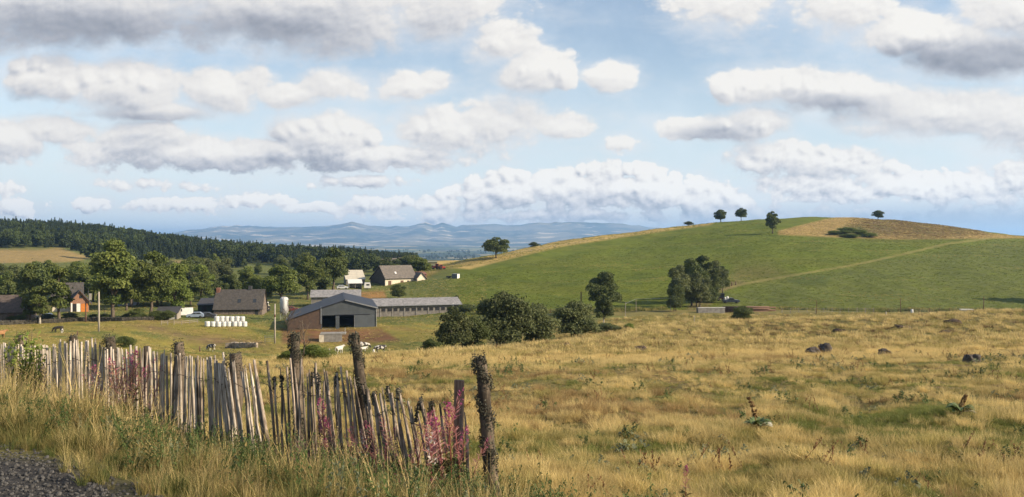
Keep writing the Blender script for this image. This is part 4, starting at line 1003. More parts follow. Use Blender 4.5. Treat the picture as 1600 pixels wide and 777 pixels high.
def back_shed():
    p = at(486, 248); e = empty('shed', p, R(10), 'grey corrugated shed roof peeping over the metal barn ridge', 'shed')
    L, W, H, T = 14.0, 8.0, 3.0, 4.75
    mb = MB(); mb.box(0,L,0,.2,-.8,H); mb.box(0,L,W-.2,W,-.8,H)
    for x in (0, L-.2): mb.prism([(x,.2,-.8),(x,W-.2,-.8),(x,W-.2,H),(x,W/2,T-.05),(x,.2,H)], (.2,0,0))
    mb.build('wall', RENDERW, e)
    o = MB(); slope(o, (-.3,-.5,H-.12),(L+.4,-.5,H-.12),(L+.4,W/2,T),(-.3,W/2,T),.1); o.build('roof', FIBRE, e)
    o = MB(); slope(o, (-.3,W/2,T),(L+.4,W/2,T),(L+.4,W+.5,H-.12),(-.3,W+.5,H-.12),.1); o.build('roof', FIBRE, e)
back_shed()

def silo():
    p = at(444, 214); e = empty('silo', p, 0, 'white round feed silo behind the left roof of the metal barn', 'silo')
    h = (place(444, 480, 214).z, )
    top = (372-464)/F*214 - p.z
    MB().lathe([(.35,1.0),(1.02,2.0),(1.02,top-.5),(.8,top-.16),(.3,top)], 20).build('tank', pmat('silo_sheet', (.50,.50,.49), (.36,.36,.355), 2, .5, .3, 6, (1,1,.2)), e, True)
    for a in range(4):
        t = math.pi/4+a*math.pi/2; MB().tube([(math.cos(t)*1.1,math.sin(t)*1.1,-.3),(math.cos(t)*1.1,math.sin(t)*1.1,2.4)], .06, 6).build('leg', METAL, e)
    MB().tube([(.25,-1.2,.6),(.25,-1.2,top-.5),(.1,-.5,top+.05)], .05, 6).build('filler_pipe', METAL, e)
silo()

def stone_farmhouse():
    p = place(602, 447, 322); e = empty('farmhouse', p, R(35), 'big old farmhouse with steep tiled roof and cream wall at the hill foot', 'farmhouse')
    L, W, A, T = 13.0, 13.0, 4.4, 7.3
    mb = MB(); mb.box(0,L,0,.3,-1,2.9); mb.box(0,L,W-.3,W,-1,1.9); mb.build('wall', CREAM, e)
    g = MB()
    for x in (0, L-.3): g.prism([(x,.3,-1),(x,W-.3,-1),(x,W-.3,1.9),(x,A,T-.1),(x,.3,2.9)], (.3,0,0))
    g.build('gable_wall', pmat('shaded_gable_boards', (.07,.06,.052), (.045,.04,.036), 1.2, .95, .4, wave_=1.4), e)  # shade of the gable end is put into this dark board colour
    o = MB(); slope(o, (-.4,-.6,2.5),(L+.3,-.6,2.5),(L+.3,A,T),(-.4,A,T),.18); r = o.build('roof', SLATE2, e)
    o = MB(); slope(o, (-.4,A,T),(L+.3,A,T),(L+.3,W+.5,1.75),(-.4,W+.5,1.75),.18); o.build('roof', SLATE2, e)
    o = MB(); slope(o, (4.6,1.0,4.35),(5.3,1.0,4.35),(5.3,1.7,5.03),(4.6,1.7,5.03),.12); o.build('skylight', WHITE, r)
    for x in (1.2, 6.4): MB().box(x,x+1.3,-.04,.012,-.2,1.8).build('door', TIMBD, e)
    w = MB().box(9.2,10.2,-.04,.012,.7,1.7).build('window', GLASSD, e)
    wing = MB(); wing.prism([(L-.6,-2.2,-1),(L+3.0,-2.2,-1),(L+3.0,-2.2,2.6),(L+1.2,-2.2,4.6),(L-.6,-2.2,2.6)], (0,4.5,0)); wing.build('wing', CREAM, e)
    o = MB(); slope(o, (L-1.1,-2.7,2.15),(L-1.1,2.4,2.15),(L+1.2,2.4,4.7),(L+1.2,-2.7,4.7),.14); o.build('wing_roof', SLATE2, e)
    o = MB(); slope(o, (L+1.2,-2.7,4.7),(L+1.2,2.4,4.7),(L+3.5,2.4,2.15),(L+3.5,-2.7,2.15),.14); o.build('wing_roof', SLATE2, e)
    MB().box(L+1.3,L+2.3,-2.26,-2.19,-.2,1.9).build('wing_door', DARK, e)
stone_farmhouse()

def small_roofed(name, u, v, Y, wpx, hpx, dep, rz, wall, roof, label, cat='shed', pitch=.25, exact=None, open_=False, off=0, panel=None):
    """box shed with a single-pitch roof facing the viewer"""
    p = at(u, exact) if exact else place(u, v, Y); e = empty(name, p, rz, label, cat)
    s = p.y/F; L, H = wpx*s, hpx*s; t = H+dep*pitch
    mb = MB(); mb.box(0,L,dep-.15,dep,-.8,t-.1); 
    for x in (0, L-.15): mb.prism([(x,0,-.8),(x,dep-.15,-.8),(x,dep-.15,t-.1),(x,0,H)], (.15,0,0))
    if not open_: mb.box(.15,L-.15,0,.15,-.8,H)
    mb.build('wall', wall, e)
    o = MB(); slope(o, (-.25,-.35,H-.05),(L+.25,-.35,H-.05),(L+.25,dep+.2,t),(-.25,dep+.2,t),.1); o.build('roof', roof, e)
    if open_:
        for k in range(3): MB().box(.02+k*(L-.2)/2,.18+k*(L-.2)/2,-.02,.14,-.8,H-.06).build('post', TIMB, e)
        if panel: MB().box(L*.48,L-.2,.16,.22,-.6,H-.1).build('panel', panel, e)
    else:
        MB().box(L*.25,L*.25+min(1.6,L*.3),-.05,.012,-.2,min(2.0,H*.85)).build('door', DARK, e)
    return e
small_roofed('cream_barn', 541, 446, 348, 29, 9, 11, R(16), RENDERW, pmat('cream_roof_sheet', (.55,.50,.40), (.45,.41,.33), .8, .8, .4, wave_=1.2), 'low barn with a pale cream roof left of the big farmhouse', 'barn', .28)
small_roofed('canopy_shed', 545, 451, 300, 20, 8, 4, R(14), WHITE, WHITE, 'open shelter with white roof in front of the cream barn', 'shelter', .3, open_=True)
small_roofed('khaki_shed', 669, 421, 392, 14, 11, 5, R(10), KHAKI, KHAKI, 'plain khaki sheet-metal shed behind the red tractor', 'shed', .08)
small_roofed('lean_shed', 646, 437, 338, 21, 8, 4, R(20), BRICKR, BRICKR, 'low red-brown shed at the right end of the big farmhouse', 'shed', .2)
small_roofed('open_shed', 243, 500, 208, 32, 10, 5, R(12), TIMB, SLATED, 'low open-fronted shed with dark roof under the bright rounded tree', 'shed', .22, open_=True, panel=pmat('pale_panel', (.40,.40,.38), (.3,.3,.29), 1, .8))
small_roofed('green_shed', 309, 490, 232, 24, 13, 5, R(8), pmat('dark_green_boards', (.03,.045,.035), (.022,.032,.026), 1, .9, .3, wave_=2), SLATED, 'dark green shed in shade left of the grey-roofed farmhouse', 'shed', .3)

def house_block(name, p, rz, label, L, W, H, T, wall, roof, gable=None, hip=0.0, cat='house', over=.4):
    e = empty(name, p, rz, label, cat)
    mb = MB(); mb.box(0,L,0,.3,-1,H); mb.box(0,L,W-.3,W,-1,H)
    if hip: mb.box(0,.3,.3,W-.3,-1,H); mb.box(L-.3,L,.3,W-.3,-1,H)
    mb.build('wall', wall, e)
    if not hip:
        g = MB()
        for x in (0, L-.3): g.prism([(x,.3,-1),(x,W-.3,-1),(x,W-.3,H),(x,W/2,T-.12),(x,.3,H)], (.3,0,0))
        g.build('gable_wall', gable or wall, e)
    k = (T-H)/(W/2); z0 = H-over*k+.1
    a, b = -over*.6+0, L+over*.6
    r = MB()
    if hip:
        slope(r, (a,-over,z0),(b,-over,z0),(b-hip,W/2,T),(a+hip,W/2,T),.16); slope(r, (a+hip,W/2,T),(b-hip,W/2,T),(b,W+over,z0),(a,W+over,z0),.16)
        n1 = [(b,-over,z0),(b,W+over,z0),(b-hip,W/2,T)]; r.prism(n1, (.12,0,.12)); r.prism([(a,W+over,z0),(a,-over,z0),(a+hip,W/2,T)], (-.12,0,.12))
        ro = r.build('roof', roof, e)
    else:
        slope(r, (a,-over,z0),(b,-over,z0),(b,W/2,T),(a,W/2,T),.16); ro = r.build('roof', roof, e)
        r = MB(); slope(r, (a,W/2,T),(b,W/2,T),(b,W+over,z0),(a,W+over,z0),.16); r.build('roof', roof, e)
    return e, ro
e, ro = house_block('farmhouse', at(334, 226), R(8), 'low farmhouse with a big grey slate roof behind the white bales', 12.4, 9.0, 1.5, 6.3, STONE, SLATE)
MB().box(-.05,.85,3.6,4.9,4.6,6.9).build('chimney', BRICKR, ro); MB().box(8.2,9.1,4.1,5.1,5.6,7.3).build('chimney', SLATED, ro)
for x in (5.9, 9.9):
    o = MB(); slope(o, (x,1.25,2.93),(x+.8,1.25,2.93),(x+.8,2.05,3.8),(x,2.05,3.8),.2); o.build('skylight', GLASSD, ro)
MB().box(10.6,11.4,-.05,.012,-.2,1.2).build('window', GLASSD, e)
e, ro = house_block('stone_barn', at(-52, 199), R(16), 'stone barn with brown hipped roof cut by the left edge', 12.9, 8.0, 2.0, 5.7, STONE, pmat('brown_tiles', (.13,.10,.085), (.085,.068,.06), 1.5, .9, .6, 8, brick=(2.6,.02,(0,0,0))), hip=3.4, cat='barn')
MB().box(8.4,9.8,-.05,.012,-.6,1.5).build('door', TIMBD, e)
e, ro = house_block('dark_house', at(184, 256), R(14), 'house with dark roof and grey-blue wall in shade behind the tall ash', 5.0, 6, 2.6, 6.0, pmat('grey_blue_wall', (.24,.27,.33), (.2,.22,.27), 1, .9), SLATED)
MB().box(1.4,2.4,-.05,.012,.7,1.9).build('window', GLASSD, e); MB().box(3.4,4.2,-.05,.012,-.3,1.8).build('door', DARK, e)

def orange_house():
    p = place(110, 487.5, 240, .95, 1.05); e = empty('house', p, R(27), 'small house with orange brick gable, garage door and dark slate roof', 'house')
    W, D, H, T = 4.5, 6.0, 2.7, 5.6; f = (0,.2,0)
    MB().prism([(0,0,-.8),(W,0,-.8),(W,0,H),(W/2,0,T-.12),(0,0,H)], f).build('gable_wall', ORANGE, e)
    MB().box(0,.2,.2,D,-.8,H).build('side_wall', CREAM, e); MB().box(W-.2,W,.2,D,-.8,H).build('side_wall', CREAM, e)
    k = (T-H)/(W/2)
    a = MB(); slope(a, (-.6,-.5,H-.6*k),(-.6,D,H-.6*k),(W/2,D,T),(W/2,-.5,T),.16); ra = a.build('roof', SLATED, e)
    a = MB(); slope(a, (W/2,-.5,T),(W/2,D,T),(W+.7,D,H-.7*k),(W+.7,-.5,H-.7*k),.16); a.build('roof', SLATED, e)
    MB().prism([(W/2,-.52,T-.05),(W+.7,-.52,H-.7*k-.05),(W+.7,-.52,H-.7*k+.15),(W/2,-.52,T+.16)], (0,.03,0)).build('bargeboard', TIMBD, ra)
    MB().box(W/2-.1,W/2+.62,-.05,.012,3.6,4.35).build('window', GLASSD, e)
    MB().box(2.55,4.2,-.05,.012,-.1,2.1).build('garage_door', ORDOOR, e)
    MB().box(.55,1.45,-.05,.012,-.1,2.15).build('door', DARK, e); MB().box(1.5,2.4,-.04,.013,-.1,2.2).build('white_panel', WHITE, e); MB().box(.12,.48,-.04,.013,-.1,2.4).build('white_panel', WHITE, e)
    # main block behind, its ridge across
    x0, x1, y0, y1, h, t = -4.4, 3.0, 3.0, 10.5, 3.3, 7.5
    m = MB(); m.box(x0,x1,y0,y0+.25,-.8,h); m.box(x0,x1,y1-.25,y1,-.8,h)
    for x in (x0, x1-.25): m.prism([(x,y0+.25,-.8),(x,y1-.25,-.8),(x,y1-.25,h),(x,(y0+y1)/2,t-.1),(x,y0+.25,h)], (.25,0,0))
    m.build('main_wall', CREAM, e); c = (y0+y1)/2
    o = MB(); slope(o, (x0-.3,y0-.5,h-.4),(x1+.3,y0-.5,h-.4),(x1+.3,c,t),(x0-.3,c,t),.16); o.build('main_roof', SLATE, e)
    o = MB(); slope(o, (x0-.3,c,t),(x1+.3,c,t),(x1+.3,y1+.5,h-.4),(x0-.3,y1+.5,h-.4),.16); o.build('main_roof', SLATE, e)
    MB().box(-2.8,-1.8,2.94,3.012,.8,2.0).build('window', GLASSD, e)
    MB().box(4.55,5.15,.3,.9,3.1,4.8).build('chimney', CONC, ra)
orange_house()

def concrete_platform():
    p = place(506, 535, 170); e = empty('loading_platform', p, R(8), 'concrete loading platform with a retaining wall in front of the barn', 'platform')
    MB().box(0,3.6,0,.3,-.6,1.5).build('retaining_wall', CONC, e); MB().box(-.8,4.3,-.05,3.2,1.5,1.72).build('slab', CONC, e)
    MB().box(-.9,-.05,-.25,.6,-.6,1.45).build('end_block', CREAM, e); MB().tube([(4.2,0,1.7),(4.2,0,2.9)], .05, 6).build('post', METAL, e)
concrete_platform()

gfh = 'far houses at the edge of the woods'
for (u, Y, l) in ((566, 592, 'pale far house at the left of the row before the dark woods'), (597, 600, 'pale far house above the cream barn, before the dark woods'), (611, 606, 'pale far house above the farmhouse ridge, before the dark woods'), (624, 612, 'pale far house at the right of the row before the dark woods')):
    p = at(u, Y); p.z += .5; e, ro = house_block('far_house', p, R(20), l, 4.6, 4.5, 2.6, 4.6, WHITE, SLATE2); e['group'] = gfh
    MB().box(1.2,2.2,-.05,.012,.8,1.9).build('window', GLASSD, e); MB().box(2.9,3.7,-.05,.012,-.2,1.9).build('door', DARK, e)
# ------------------------------------------------------------------ bales, poles, animals, machines
def bales():
    prof = [(.02,-.0),(.50,.0),(.585,.05),(.615,.14),(.625,.35),(.618,.6),(.625,.9),(.61,1.06),(.575,1.15),(.48,1.19),(.02,1.2)]
    me = None; g = 'white plastic wrapped bales stacked in two rows'
    num = ['leftmost', 'second', 'third', 'fourth', 'fifth', 'sixth', 'seventh', 'rightmost']
    base = [at(u, Y) for u, Y in zip(np.linspace(325, 382.5, 8), np.linspace(187.5, 190, 8))]
    top = [(base[i]+base[i+1])/2 + Vector((0, .35, 1.13)) for i in range(1, 7)]
    o = MB(); o.lathe([(r*.92, z*.95) for r, z in prof], 18); me = o.mesh('bale', True); me.materials.append(WHITEP)
    for row, ps in (('bottom', base), ('top', top)):
        for i, p in enumerate(ps):
            b = link('bale', me, None, None, p + Vector((random.uniform(-.08, .08), random.uniform(-.15, .15), 0))); b.rotation_euler = (random.uniform(-.03,.03), random.uniform(-.03,.03), random.uniform(0, 6)); b.scale = (1, 1, random.uniform(.94, 1.0) if row == 'top' else 1)
            n = num[i] if not (row == 'top' and i == 5) else 'rightmost'
            tag(b, f'white wrapped bale, {n} in the {row} row of the stack', 'bale', g)
bales()

def pole(u, vb, Y, vt, r, mt, label, name='utility_pole', cat='pole', cross=False, lean=0, cap=None):
    p = place(u, vb, Y); h = -(vt-V0)/F*p.y - p.z
    mb = MB(); mb.tube([(0,0,-.5),(lean*.5,0,h*.5),(lean,0,h)], [r*1.15,r,r*.8], 8)
    e = empty(name, p, 0, label, cat); mb.build('shaft', mt, e, True)
    if cross: 
        MB().box(-.5+lean,.5+lean,-.06,.06,h-.5,h-.38).build('crossarm', TIMB, e)
        for x in (-.4, .4): MB().lathe([(.03,0),(.05,.05),(.05,.12),(.02,.16)], 8, (x+lean,0,h-.38)).build('insulator', WHITE, e)
    if cap: MB().tube([(0,0,cap[0]),(0,0,cap[1])], r*1.12, 8).build('collar', TIMBD, e, True)
    return e
PPALE = pmat('pale_pole_wood', (.36, .32, .27), (.26, .23, .19), 3, .9, .3, 12, (3, 3, .3))
pole(154.5, 518, 172, 456, .17, PPALE, 'pale wooden pole standing in the pasture below the tall ash')
pole(429.5, 537, 164, 475, .15, PPALE, 'pale wooden pole left of the metal barn', cap=(5.1, 5.6))
pole(134, 503, 210, 470, .16, TIMBD, 'short dark brown pole in front of the orange gable')
pole(138, 480, 236, 450, .09, PPALE, 'thin pale pole behind the orange-gabled house')
pole(908, 492, 220, 456, .16, TIMBD, 'dark pole beside the dark round tree at the hill foot')
pole(1407, 488, 212, 466, .08, TIMBD, 'thin dark post by the lane left of the water tank')
pole(1537, 489, 212, 464, .09, TIMBD, 'thin dark post by the lane right of the water tank')
pole(1384.5, 500, 150, 487, .11, PPALE, 'stout pale post at the edge of the tussocky slope', 'post', 'post')
pole(1276, 490, 205, 470, .07, TIMBD, 'slender dark post by the lane right of the timber stack', 'post', 'post')
pole(1085, 508, 160, 493, .05, PPALE, 'slim pale stake on the slope below the concrete trough', 'stake', 'stake')
pole(515, 562, 66, 545, .04, PPALE, 'thin pale stake beside the low hedge in front of the barn', 'stake', 'stake')
pole(312, 550, 150, 541, .11, TIMBD, 'short dark stump post left of the black and white cow', 'post', 'post')
pole(121, 524, 165, 517, .10, TIMBD, 'short dark post in the pasture right of the dark horse', 'post', 'post')
pole(164, 500, 214, 478, .08, TIMB, 'grey post in front of the tallest ash trunk', 'post', 'post')
pole(1143.5, 447, 280, 440, .14, TIMBD, 'left-hand dark gatepost on the hill track', 'gatepost', 'gatepost')
pole(1149.5, 446, 282, 439.5, .14, TIMBD, 'right-hand dark gatepost on the hill track', 'gatepost', 'gatepost')

def skin_mesh(name, pts, edges, rad, sub=2):
    me = bpy.data.meshes.new(name); me.from_pydata(pts, edges, []); o = bpy.data.objects.new(name, me); COL.objects.link(o)
    md = o.modifiers.new('skin', 'SKIN'); md.use_smooth_shade = True
    for i, r_ in enumerate(rad):
        sv = me.skin_vertices[0].data[i]; sv.radius = r_ if hasattr(r_, '__len__') else (r_, r_); sv.use_root = (i == 0)
    s = o.modifiers.new('sub', 'SUBSURF'); s.levels = sub; s.render_levels = sub
    dg = bpy.context.evaluated_depsgraph_get(); dg.update()
    out = bpy.data.meshes.new_from_object(o.evaluated_get(dg)); out.name = name
    bpy.data.objects.remove(o); return out

def quadruped(name, graze=False, horse=False, calf=False):
    k = .62 if calf else 1.0; n = .86 if horse else 1.0
    P, E, Rd = [], [], []
    def v(p, r_, fr=None):
        P.append((p[0], p[1], p[2])); Rd.append(r_)
        if fr is not None: E.append((fr, len(P)-1))
        return len(P)-1
    hip = v((-.62, 0, 1.10), (.30*n, .30*n)); mid = v((-.05, 0, 1.02), (.36*n, .36*n), hip); sh = v((.52, 0, 1.08), (.30*n, .31*n), mid)
    rump = v((-.85, 0, 1.16), (.18, .16), hip); tail1 = v((-.97, 0, 1.05), .05, rump); tail2 = v((-1.02, 0, .55), .035, tail1)
    if graze: nk = v((.88, 0, .92), (.15, .19), sh); pol = v((1.10, 0, .52), (.13, .13), nk); muz = v((1.22, 0, .17), (.085, .085), pol)
    elif horse: nk = v((.86, 0, 1.35), (.13, .18), sh); pol = v((1.08, 0, 1.66), (.11, .12), nk); muz = v((1.42, 0, 1.42), (.08, .08), pol)
    else: nk = v((.88, 0, 1.22), (.15, .19), sh); pol = v((1.16, 0, 1.36), (.14, .14), nk); muz = v((1.50, 0, 1.16), (.095, .095), pol)
    for s in (-1, 1):
        ear = v((P[pol][0]-.03, s*.22, P[pol][2]+.07), .045, pol)
        a = v((.50, s*.20, .72), (.12, .12), sh); b = v((.54, s*.19, .42), .075, a); c = v((.53, s*.19, .10), .05, b); v((.57, s*.19, .02), .06, c)
        a = v((-.55, s*.22, .74), (.15, .15), hip); b = v((-.50, s*.21, .58), .10, a); c = v((-.68, s*.20, .38), .06, b); d = v((-.63, s*.20, .10), .05, c); v((-.58, s*.20, .02), .06, d)
    P = [tuple(q*k for q in p) for p in P]; Rd = [(r_*k, r_*k) if not hasattr(r_, '__len__') else (r_[0]*k, r_[1]*k) for r_ in Rd]
    return skin_mesh(name, P, E, Rd)
def hide(name, c1, c2, sc, edge=.5):
    m, nt = nt_new(name); b = NB(nt); tc = b.n('ShaderNodeTexCoord').outputs['Object']
    f = b.ss(b.noise(tc, sc, 2, .4), edge-.015, edge+.015); col = b.mix(f, c1, c2)
    b.n('ShaderNodeOutputMaterial', {0: b.n('ShaderNodeBsdfPrincipled', {'Base Color': col, 'Roughness': .8}).outputs[0]}); return m
HOL = hide('pied_hide', (.025, .022, .02), (.50, .47, .43), 2.2); HOL2 = hide('white_pied_hide', (.50, .47, .43), (.03, .026, .024), 2.0, .54)
DKH = hide('dark_hide', (.022, .018, .016), (.04, .03, .025), 2); WHH = hide('white_hide', (.48, .46, .42), (.42, .39, .35), 2); TANH = hide('tan_hide', (.26, .13, .05), (.22, .11, .042), 2)
Q_st, Q_gr, Q_cf, Q_hg = quadruped('cow_body'), quadruped('cow_body', True), quadruped('cow_body', False, False, True), quadruped('horse_body', True, True)
def animal(me, mt, u, v, Y, rz, label, cat='cow', group=None, s=1.0, udder=True):
    p = place(u, v, Y); o = bpy.data.objects.new(cat, me); COL.objects.link(o); o.location = p; o.rotation_euler = (0, 0, R(rz)); o.scale = (s, s, s)
    if not me.materials: me.materials.append(mt)
    o.material_slots[0].link = 'OBJECT'; o.material_slots[0].material = mt
    return tag(o, label, cat, group)
gk = 'cattle in front of the barn'
animal(Q_st, HOL2, 559, 545, 163, 165, 'white cow with black patches, left of the two cows under the red bank', group=gk)
animal(Q_gr, HOL, 569, 546, 162, 20, 'black and white cow grazing close beside the whiter cow', group=gk)
animal(Q_cf, WHH, 568, 550, 158, 40, 'small white calf just below the two cows', 'calf', gk)
animal(Q_gr, HOL, 594, 552, 155, 200, 'black cow with white legs, apart on the right of the herd', group=gk)
animal(Q_cf, WHH, 584, 556, 152, 100, 'small white calf alone near the meadow edge', 'calf', gk)
animal(Q_st, WHH, 530, 553, 158, 60, 'white cow half hidden behind the leaning lichen post', group=gk)
animal(Q_gr, HOL, 330, 549, 152, 150, 'black and white cow grazing near the stone ledge behind the fence')
animal(Q_hg, DKH, 91, 520, 170, 184, 'dark horse grazing in the pasture left of the pale pole', 'horse')
animal(Q_cf, HOL2, 97, 521, 169, 110, 'pale foal standing close at the shoulder of the dark horse', 'foal', s=.9)
animal(Q_st, TANH, 1, 529, 150, 70, 'tan cow at the left edge just above the fence')

def wheel(e, x, y, r, w, hub=WHITE):
    t = MB().lathe([(r*.55,-w/2),(r*.9,-w/2),(r,-w*.3),(r,w*.3),(r*.9,w/2),(r*.55,w/2)], 16, (x, y, r), 'y').build('wheel', RUBBER, e, True)
    MB().lathe([(.02,-w*.52),(r*.54,-w*.45),(r*.54,w*.45),(.02,w*.52)], 12, (x, y, r), 'y').build('rim', hub, t)
def paint(name, c): return pmat(name, c, tuple(q*.85 for q in c), 2, .35, spec=.5)
def car(u, v, Y, rz, mt, label, prof, glass, W=1.7, cat='car', name='parked_car', exact=None):
    p = at(u, exact) if exact else place(u, v, Y); e = empty(name, p, R(rz), label, cat)
    o = MB(); o.prism([(x, -W/2, z) for x, z in prof], (0, W, 0)); o.build('body', mt, e, bevel=.07)
    for (xa, za), (xb, zb), (xc, zc), (xd, zd) in glass:
        g = MB()
        for s in (-1, 1): g.prism([(xa, s*(W/2-.01), za), (xb, s*(W/2-.01), zb), (xc, s*(W/2-.01), zc), (xd, s*(W/2-.01), zd)], (0, s*.03, 0))
        g.build('window', GLASSD, e)
    L0, L1 = min(x for x, z in prof), max(x for x, z in prof)
    for x in (L0+.75, L1-.75):
        for s in (-1, 1): wheel(e, x, s*(W/2-.08), .32, .2, METAL)
    for s in (-1, 1): MB().box(L1-.06, L1+.03, s*(W/2-.32)-.14, s*(W/2-.32)+.14, .62, .78).build('headlight', WHITE, e)
    return e
HATCH = [(-2,.3),(2,.3),(2.02,.75),(1.85,.9),(1.0,1.0),(.35,1.45),(-1.2,1.47),(-1.85,1.0),(-2,.85)]
HG = [((-1.55,1.0),(-.3,1.0),(-.3,1.38),(-1.1,1.39)), ((-.2,1.0),(.8,1.0),(.28,1.37),(-.2,1.38))]
VAN = [(-2.4,.35),(2.4,.35),(2.45,.9),(2.2,1.2),(1.55,1.35),(1.0,2.1),(-2.35,2.15)]
VG = [((.2,1.3),(1.4,1.32),(.95,1.95),(.2,1.95)),]
car(286, 494.5, 216, 200, paint('white_van_paint', (.78,.78,.76)), 'white van parked right of the low open shed', VAN, VG, 1.9, 'van', 'parked_van')
car(305, 497, 214, 195, paint('blue_grey_paint', (.20,.25,.33)), 'blue grey car parked between the white van and dark car', HATCH, HG)
car(325, 497, 213, 10, paint('black_paint', (.03,.032,.036)), 'dark car parked just behind the bale stack', HATCH, HG)
car(70, 499, 224, 170, paint('white_car_paint', (.75,.75,.74)), 'white car half hidden behind the forked tree', HATCH, HG)
car(535, 452, 318, 15, paint('silver_paint', (.5,.51,.53)), 'silver car parked left of the white-roofed shelter', HATCH, HG)
car(455, 487, 236, 15, paint('dark_red_paint', (.12,.02,.02)), 'dark car beside the trees behind the barn roof', HATCH, HG)

def caravan():
    p = place(574, 452, 300); e = empty('caravan', p, R(10), 'small white caravan with dark window by the white-roofed shelter', 'caravan')
    MB().prism([(-1.2,-1,.45),(1.2,-1,.45),(1.25,-1,1.3),(1.0,-1,2.35),(-1.0,-1,2.4),(-1.25,-1,1.3)], (0,2,0)).build('body', WHITE, e, bevel=.06)
    MB().box(-.35,.75,-1.03,-.995,1.35,1.95).build('window', GLASSD, e)
    for s in (-1, 1): wheel(e, 0, s*.85, .32, .2)
    MB().tube([(1.2,0,.5),(2.1,0,.45)], .05, 6).build('drawbar', METAL, e)
caravan()

def tractor(u, v, Y, rz, mt, label, s=1.0, cabm=None):
    p = place(u, v, Y); e = empty('tractor', p, R(rz), label, 'tractor'); e.scale = (s, s, s)
    MB().prism([(.2,-.4,.7),(2.0,-.38,.75),(2.05,-.38,1.35),(1.8,-.38,1.5),(.2,-.4,1.65)], (0,.8,0)).build('bonnet', mt, e, bevel=.05)
    MB().box(-1.0,.25,-.35,.35,.6,1.2).build('chassis', RUBBER, e)
    c = MB()
    for x in (-.95, .3):
        for y in (-.68, .62): c.box(x-.04,x+.04,y,y+.06,1.2,2.5)
    c.box(-1.05,.4,-.75,.75,2.5,2.62); c.build('cab', cabm or mt, e)
    MB().box(-.9,.25,-.6,.58,1.25,2.48).build('window', GLASSD, e)
    for sd_ in (-1, 1):
        wheel(e, -.6, sd_*.85, .82, .42, mt); wheel(e, 1.55, sd_*.75, .48, .3, mt)
        MB().box(-1.2,.1,sd_*.85-.24,sd_*.85+.24,1.64,1.72).build('mudguard', mt, e)
    MB().tube([(1.2,.25,1.5),(1.2,.25,2.4)], .05, 6).build('exhaust', METAL, e)
RED = paint('red_paint', (.30, .025, .022))
tractor(682, 421, 372, 170, RED, 'red tractor parked in front of the khaki shed', .95)
tractor(690, 421, 376, 20, RED, 'second red tractor in shadow right of the first', .8)
tractor(413, 487, 222, 250, paint('pale_tractor_paint', (.45,.40,.30)), 'pale old tractor at the right end of the grey-roofed farmhouse', 1.0, WHITE)

def box_container():
    p = place(706, 435.5, 300); e = empty('shelter_box', p, R(-20), 'dark grey field shelter with a white end on the green hillside', 'shelter')
    MB().box(0,2.2,0,2.4,0,1.75).build('body', pmat('dark_box_sheet', (.10,.12,.14), (.08,.09,.11), 1, .7, .3, wave_=2), e); MB().box(2.2,2.26,.05,2.35,.05,1.7).build('end_panel', WHITE, e)
    MB().box(-.05,2.31,-.05,2.45,1.75,1.83).build('roof', METAL, e)
    p = place(697, 435, 302); e = empty('trailer', p, R(-10), 'small low dark trailer left of the field shelter', 'trailer')
    MB().box(0,1.9,0,1.3,.35,.8).build('tray', RUBBER, e)
    for y in (0.05, 1.25): wheel(e, .95, y, .28, .16)
    MB().tube([(1.9,.65,.45),(2.7,.65,.4)], .04, 6).build('drawbar', METAL, e)
box_container()

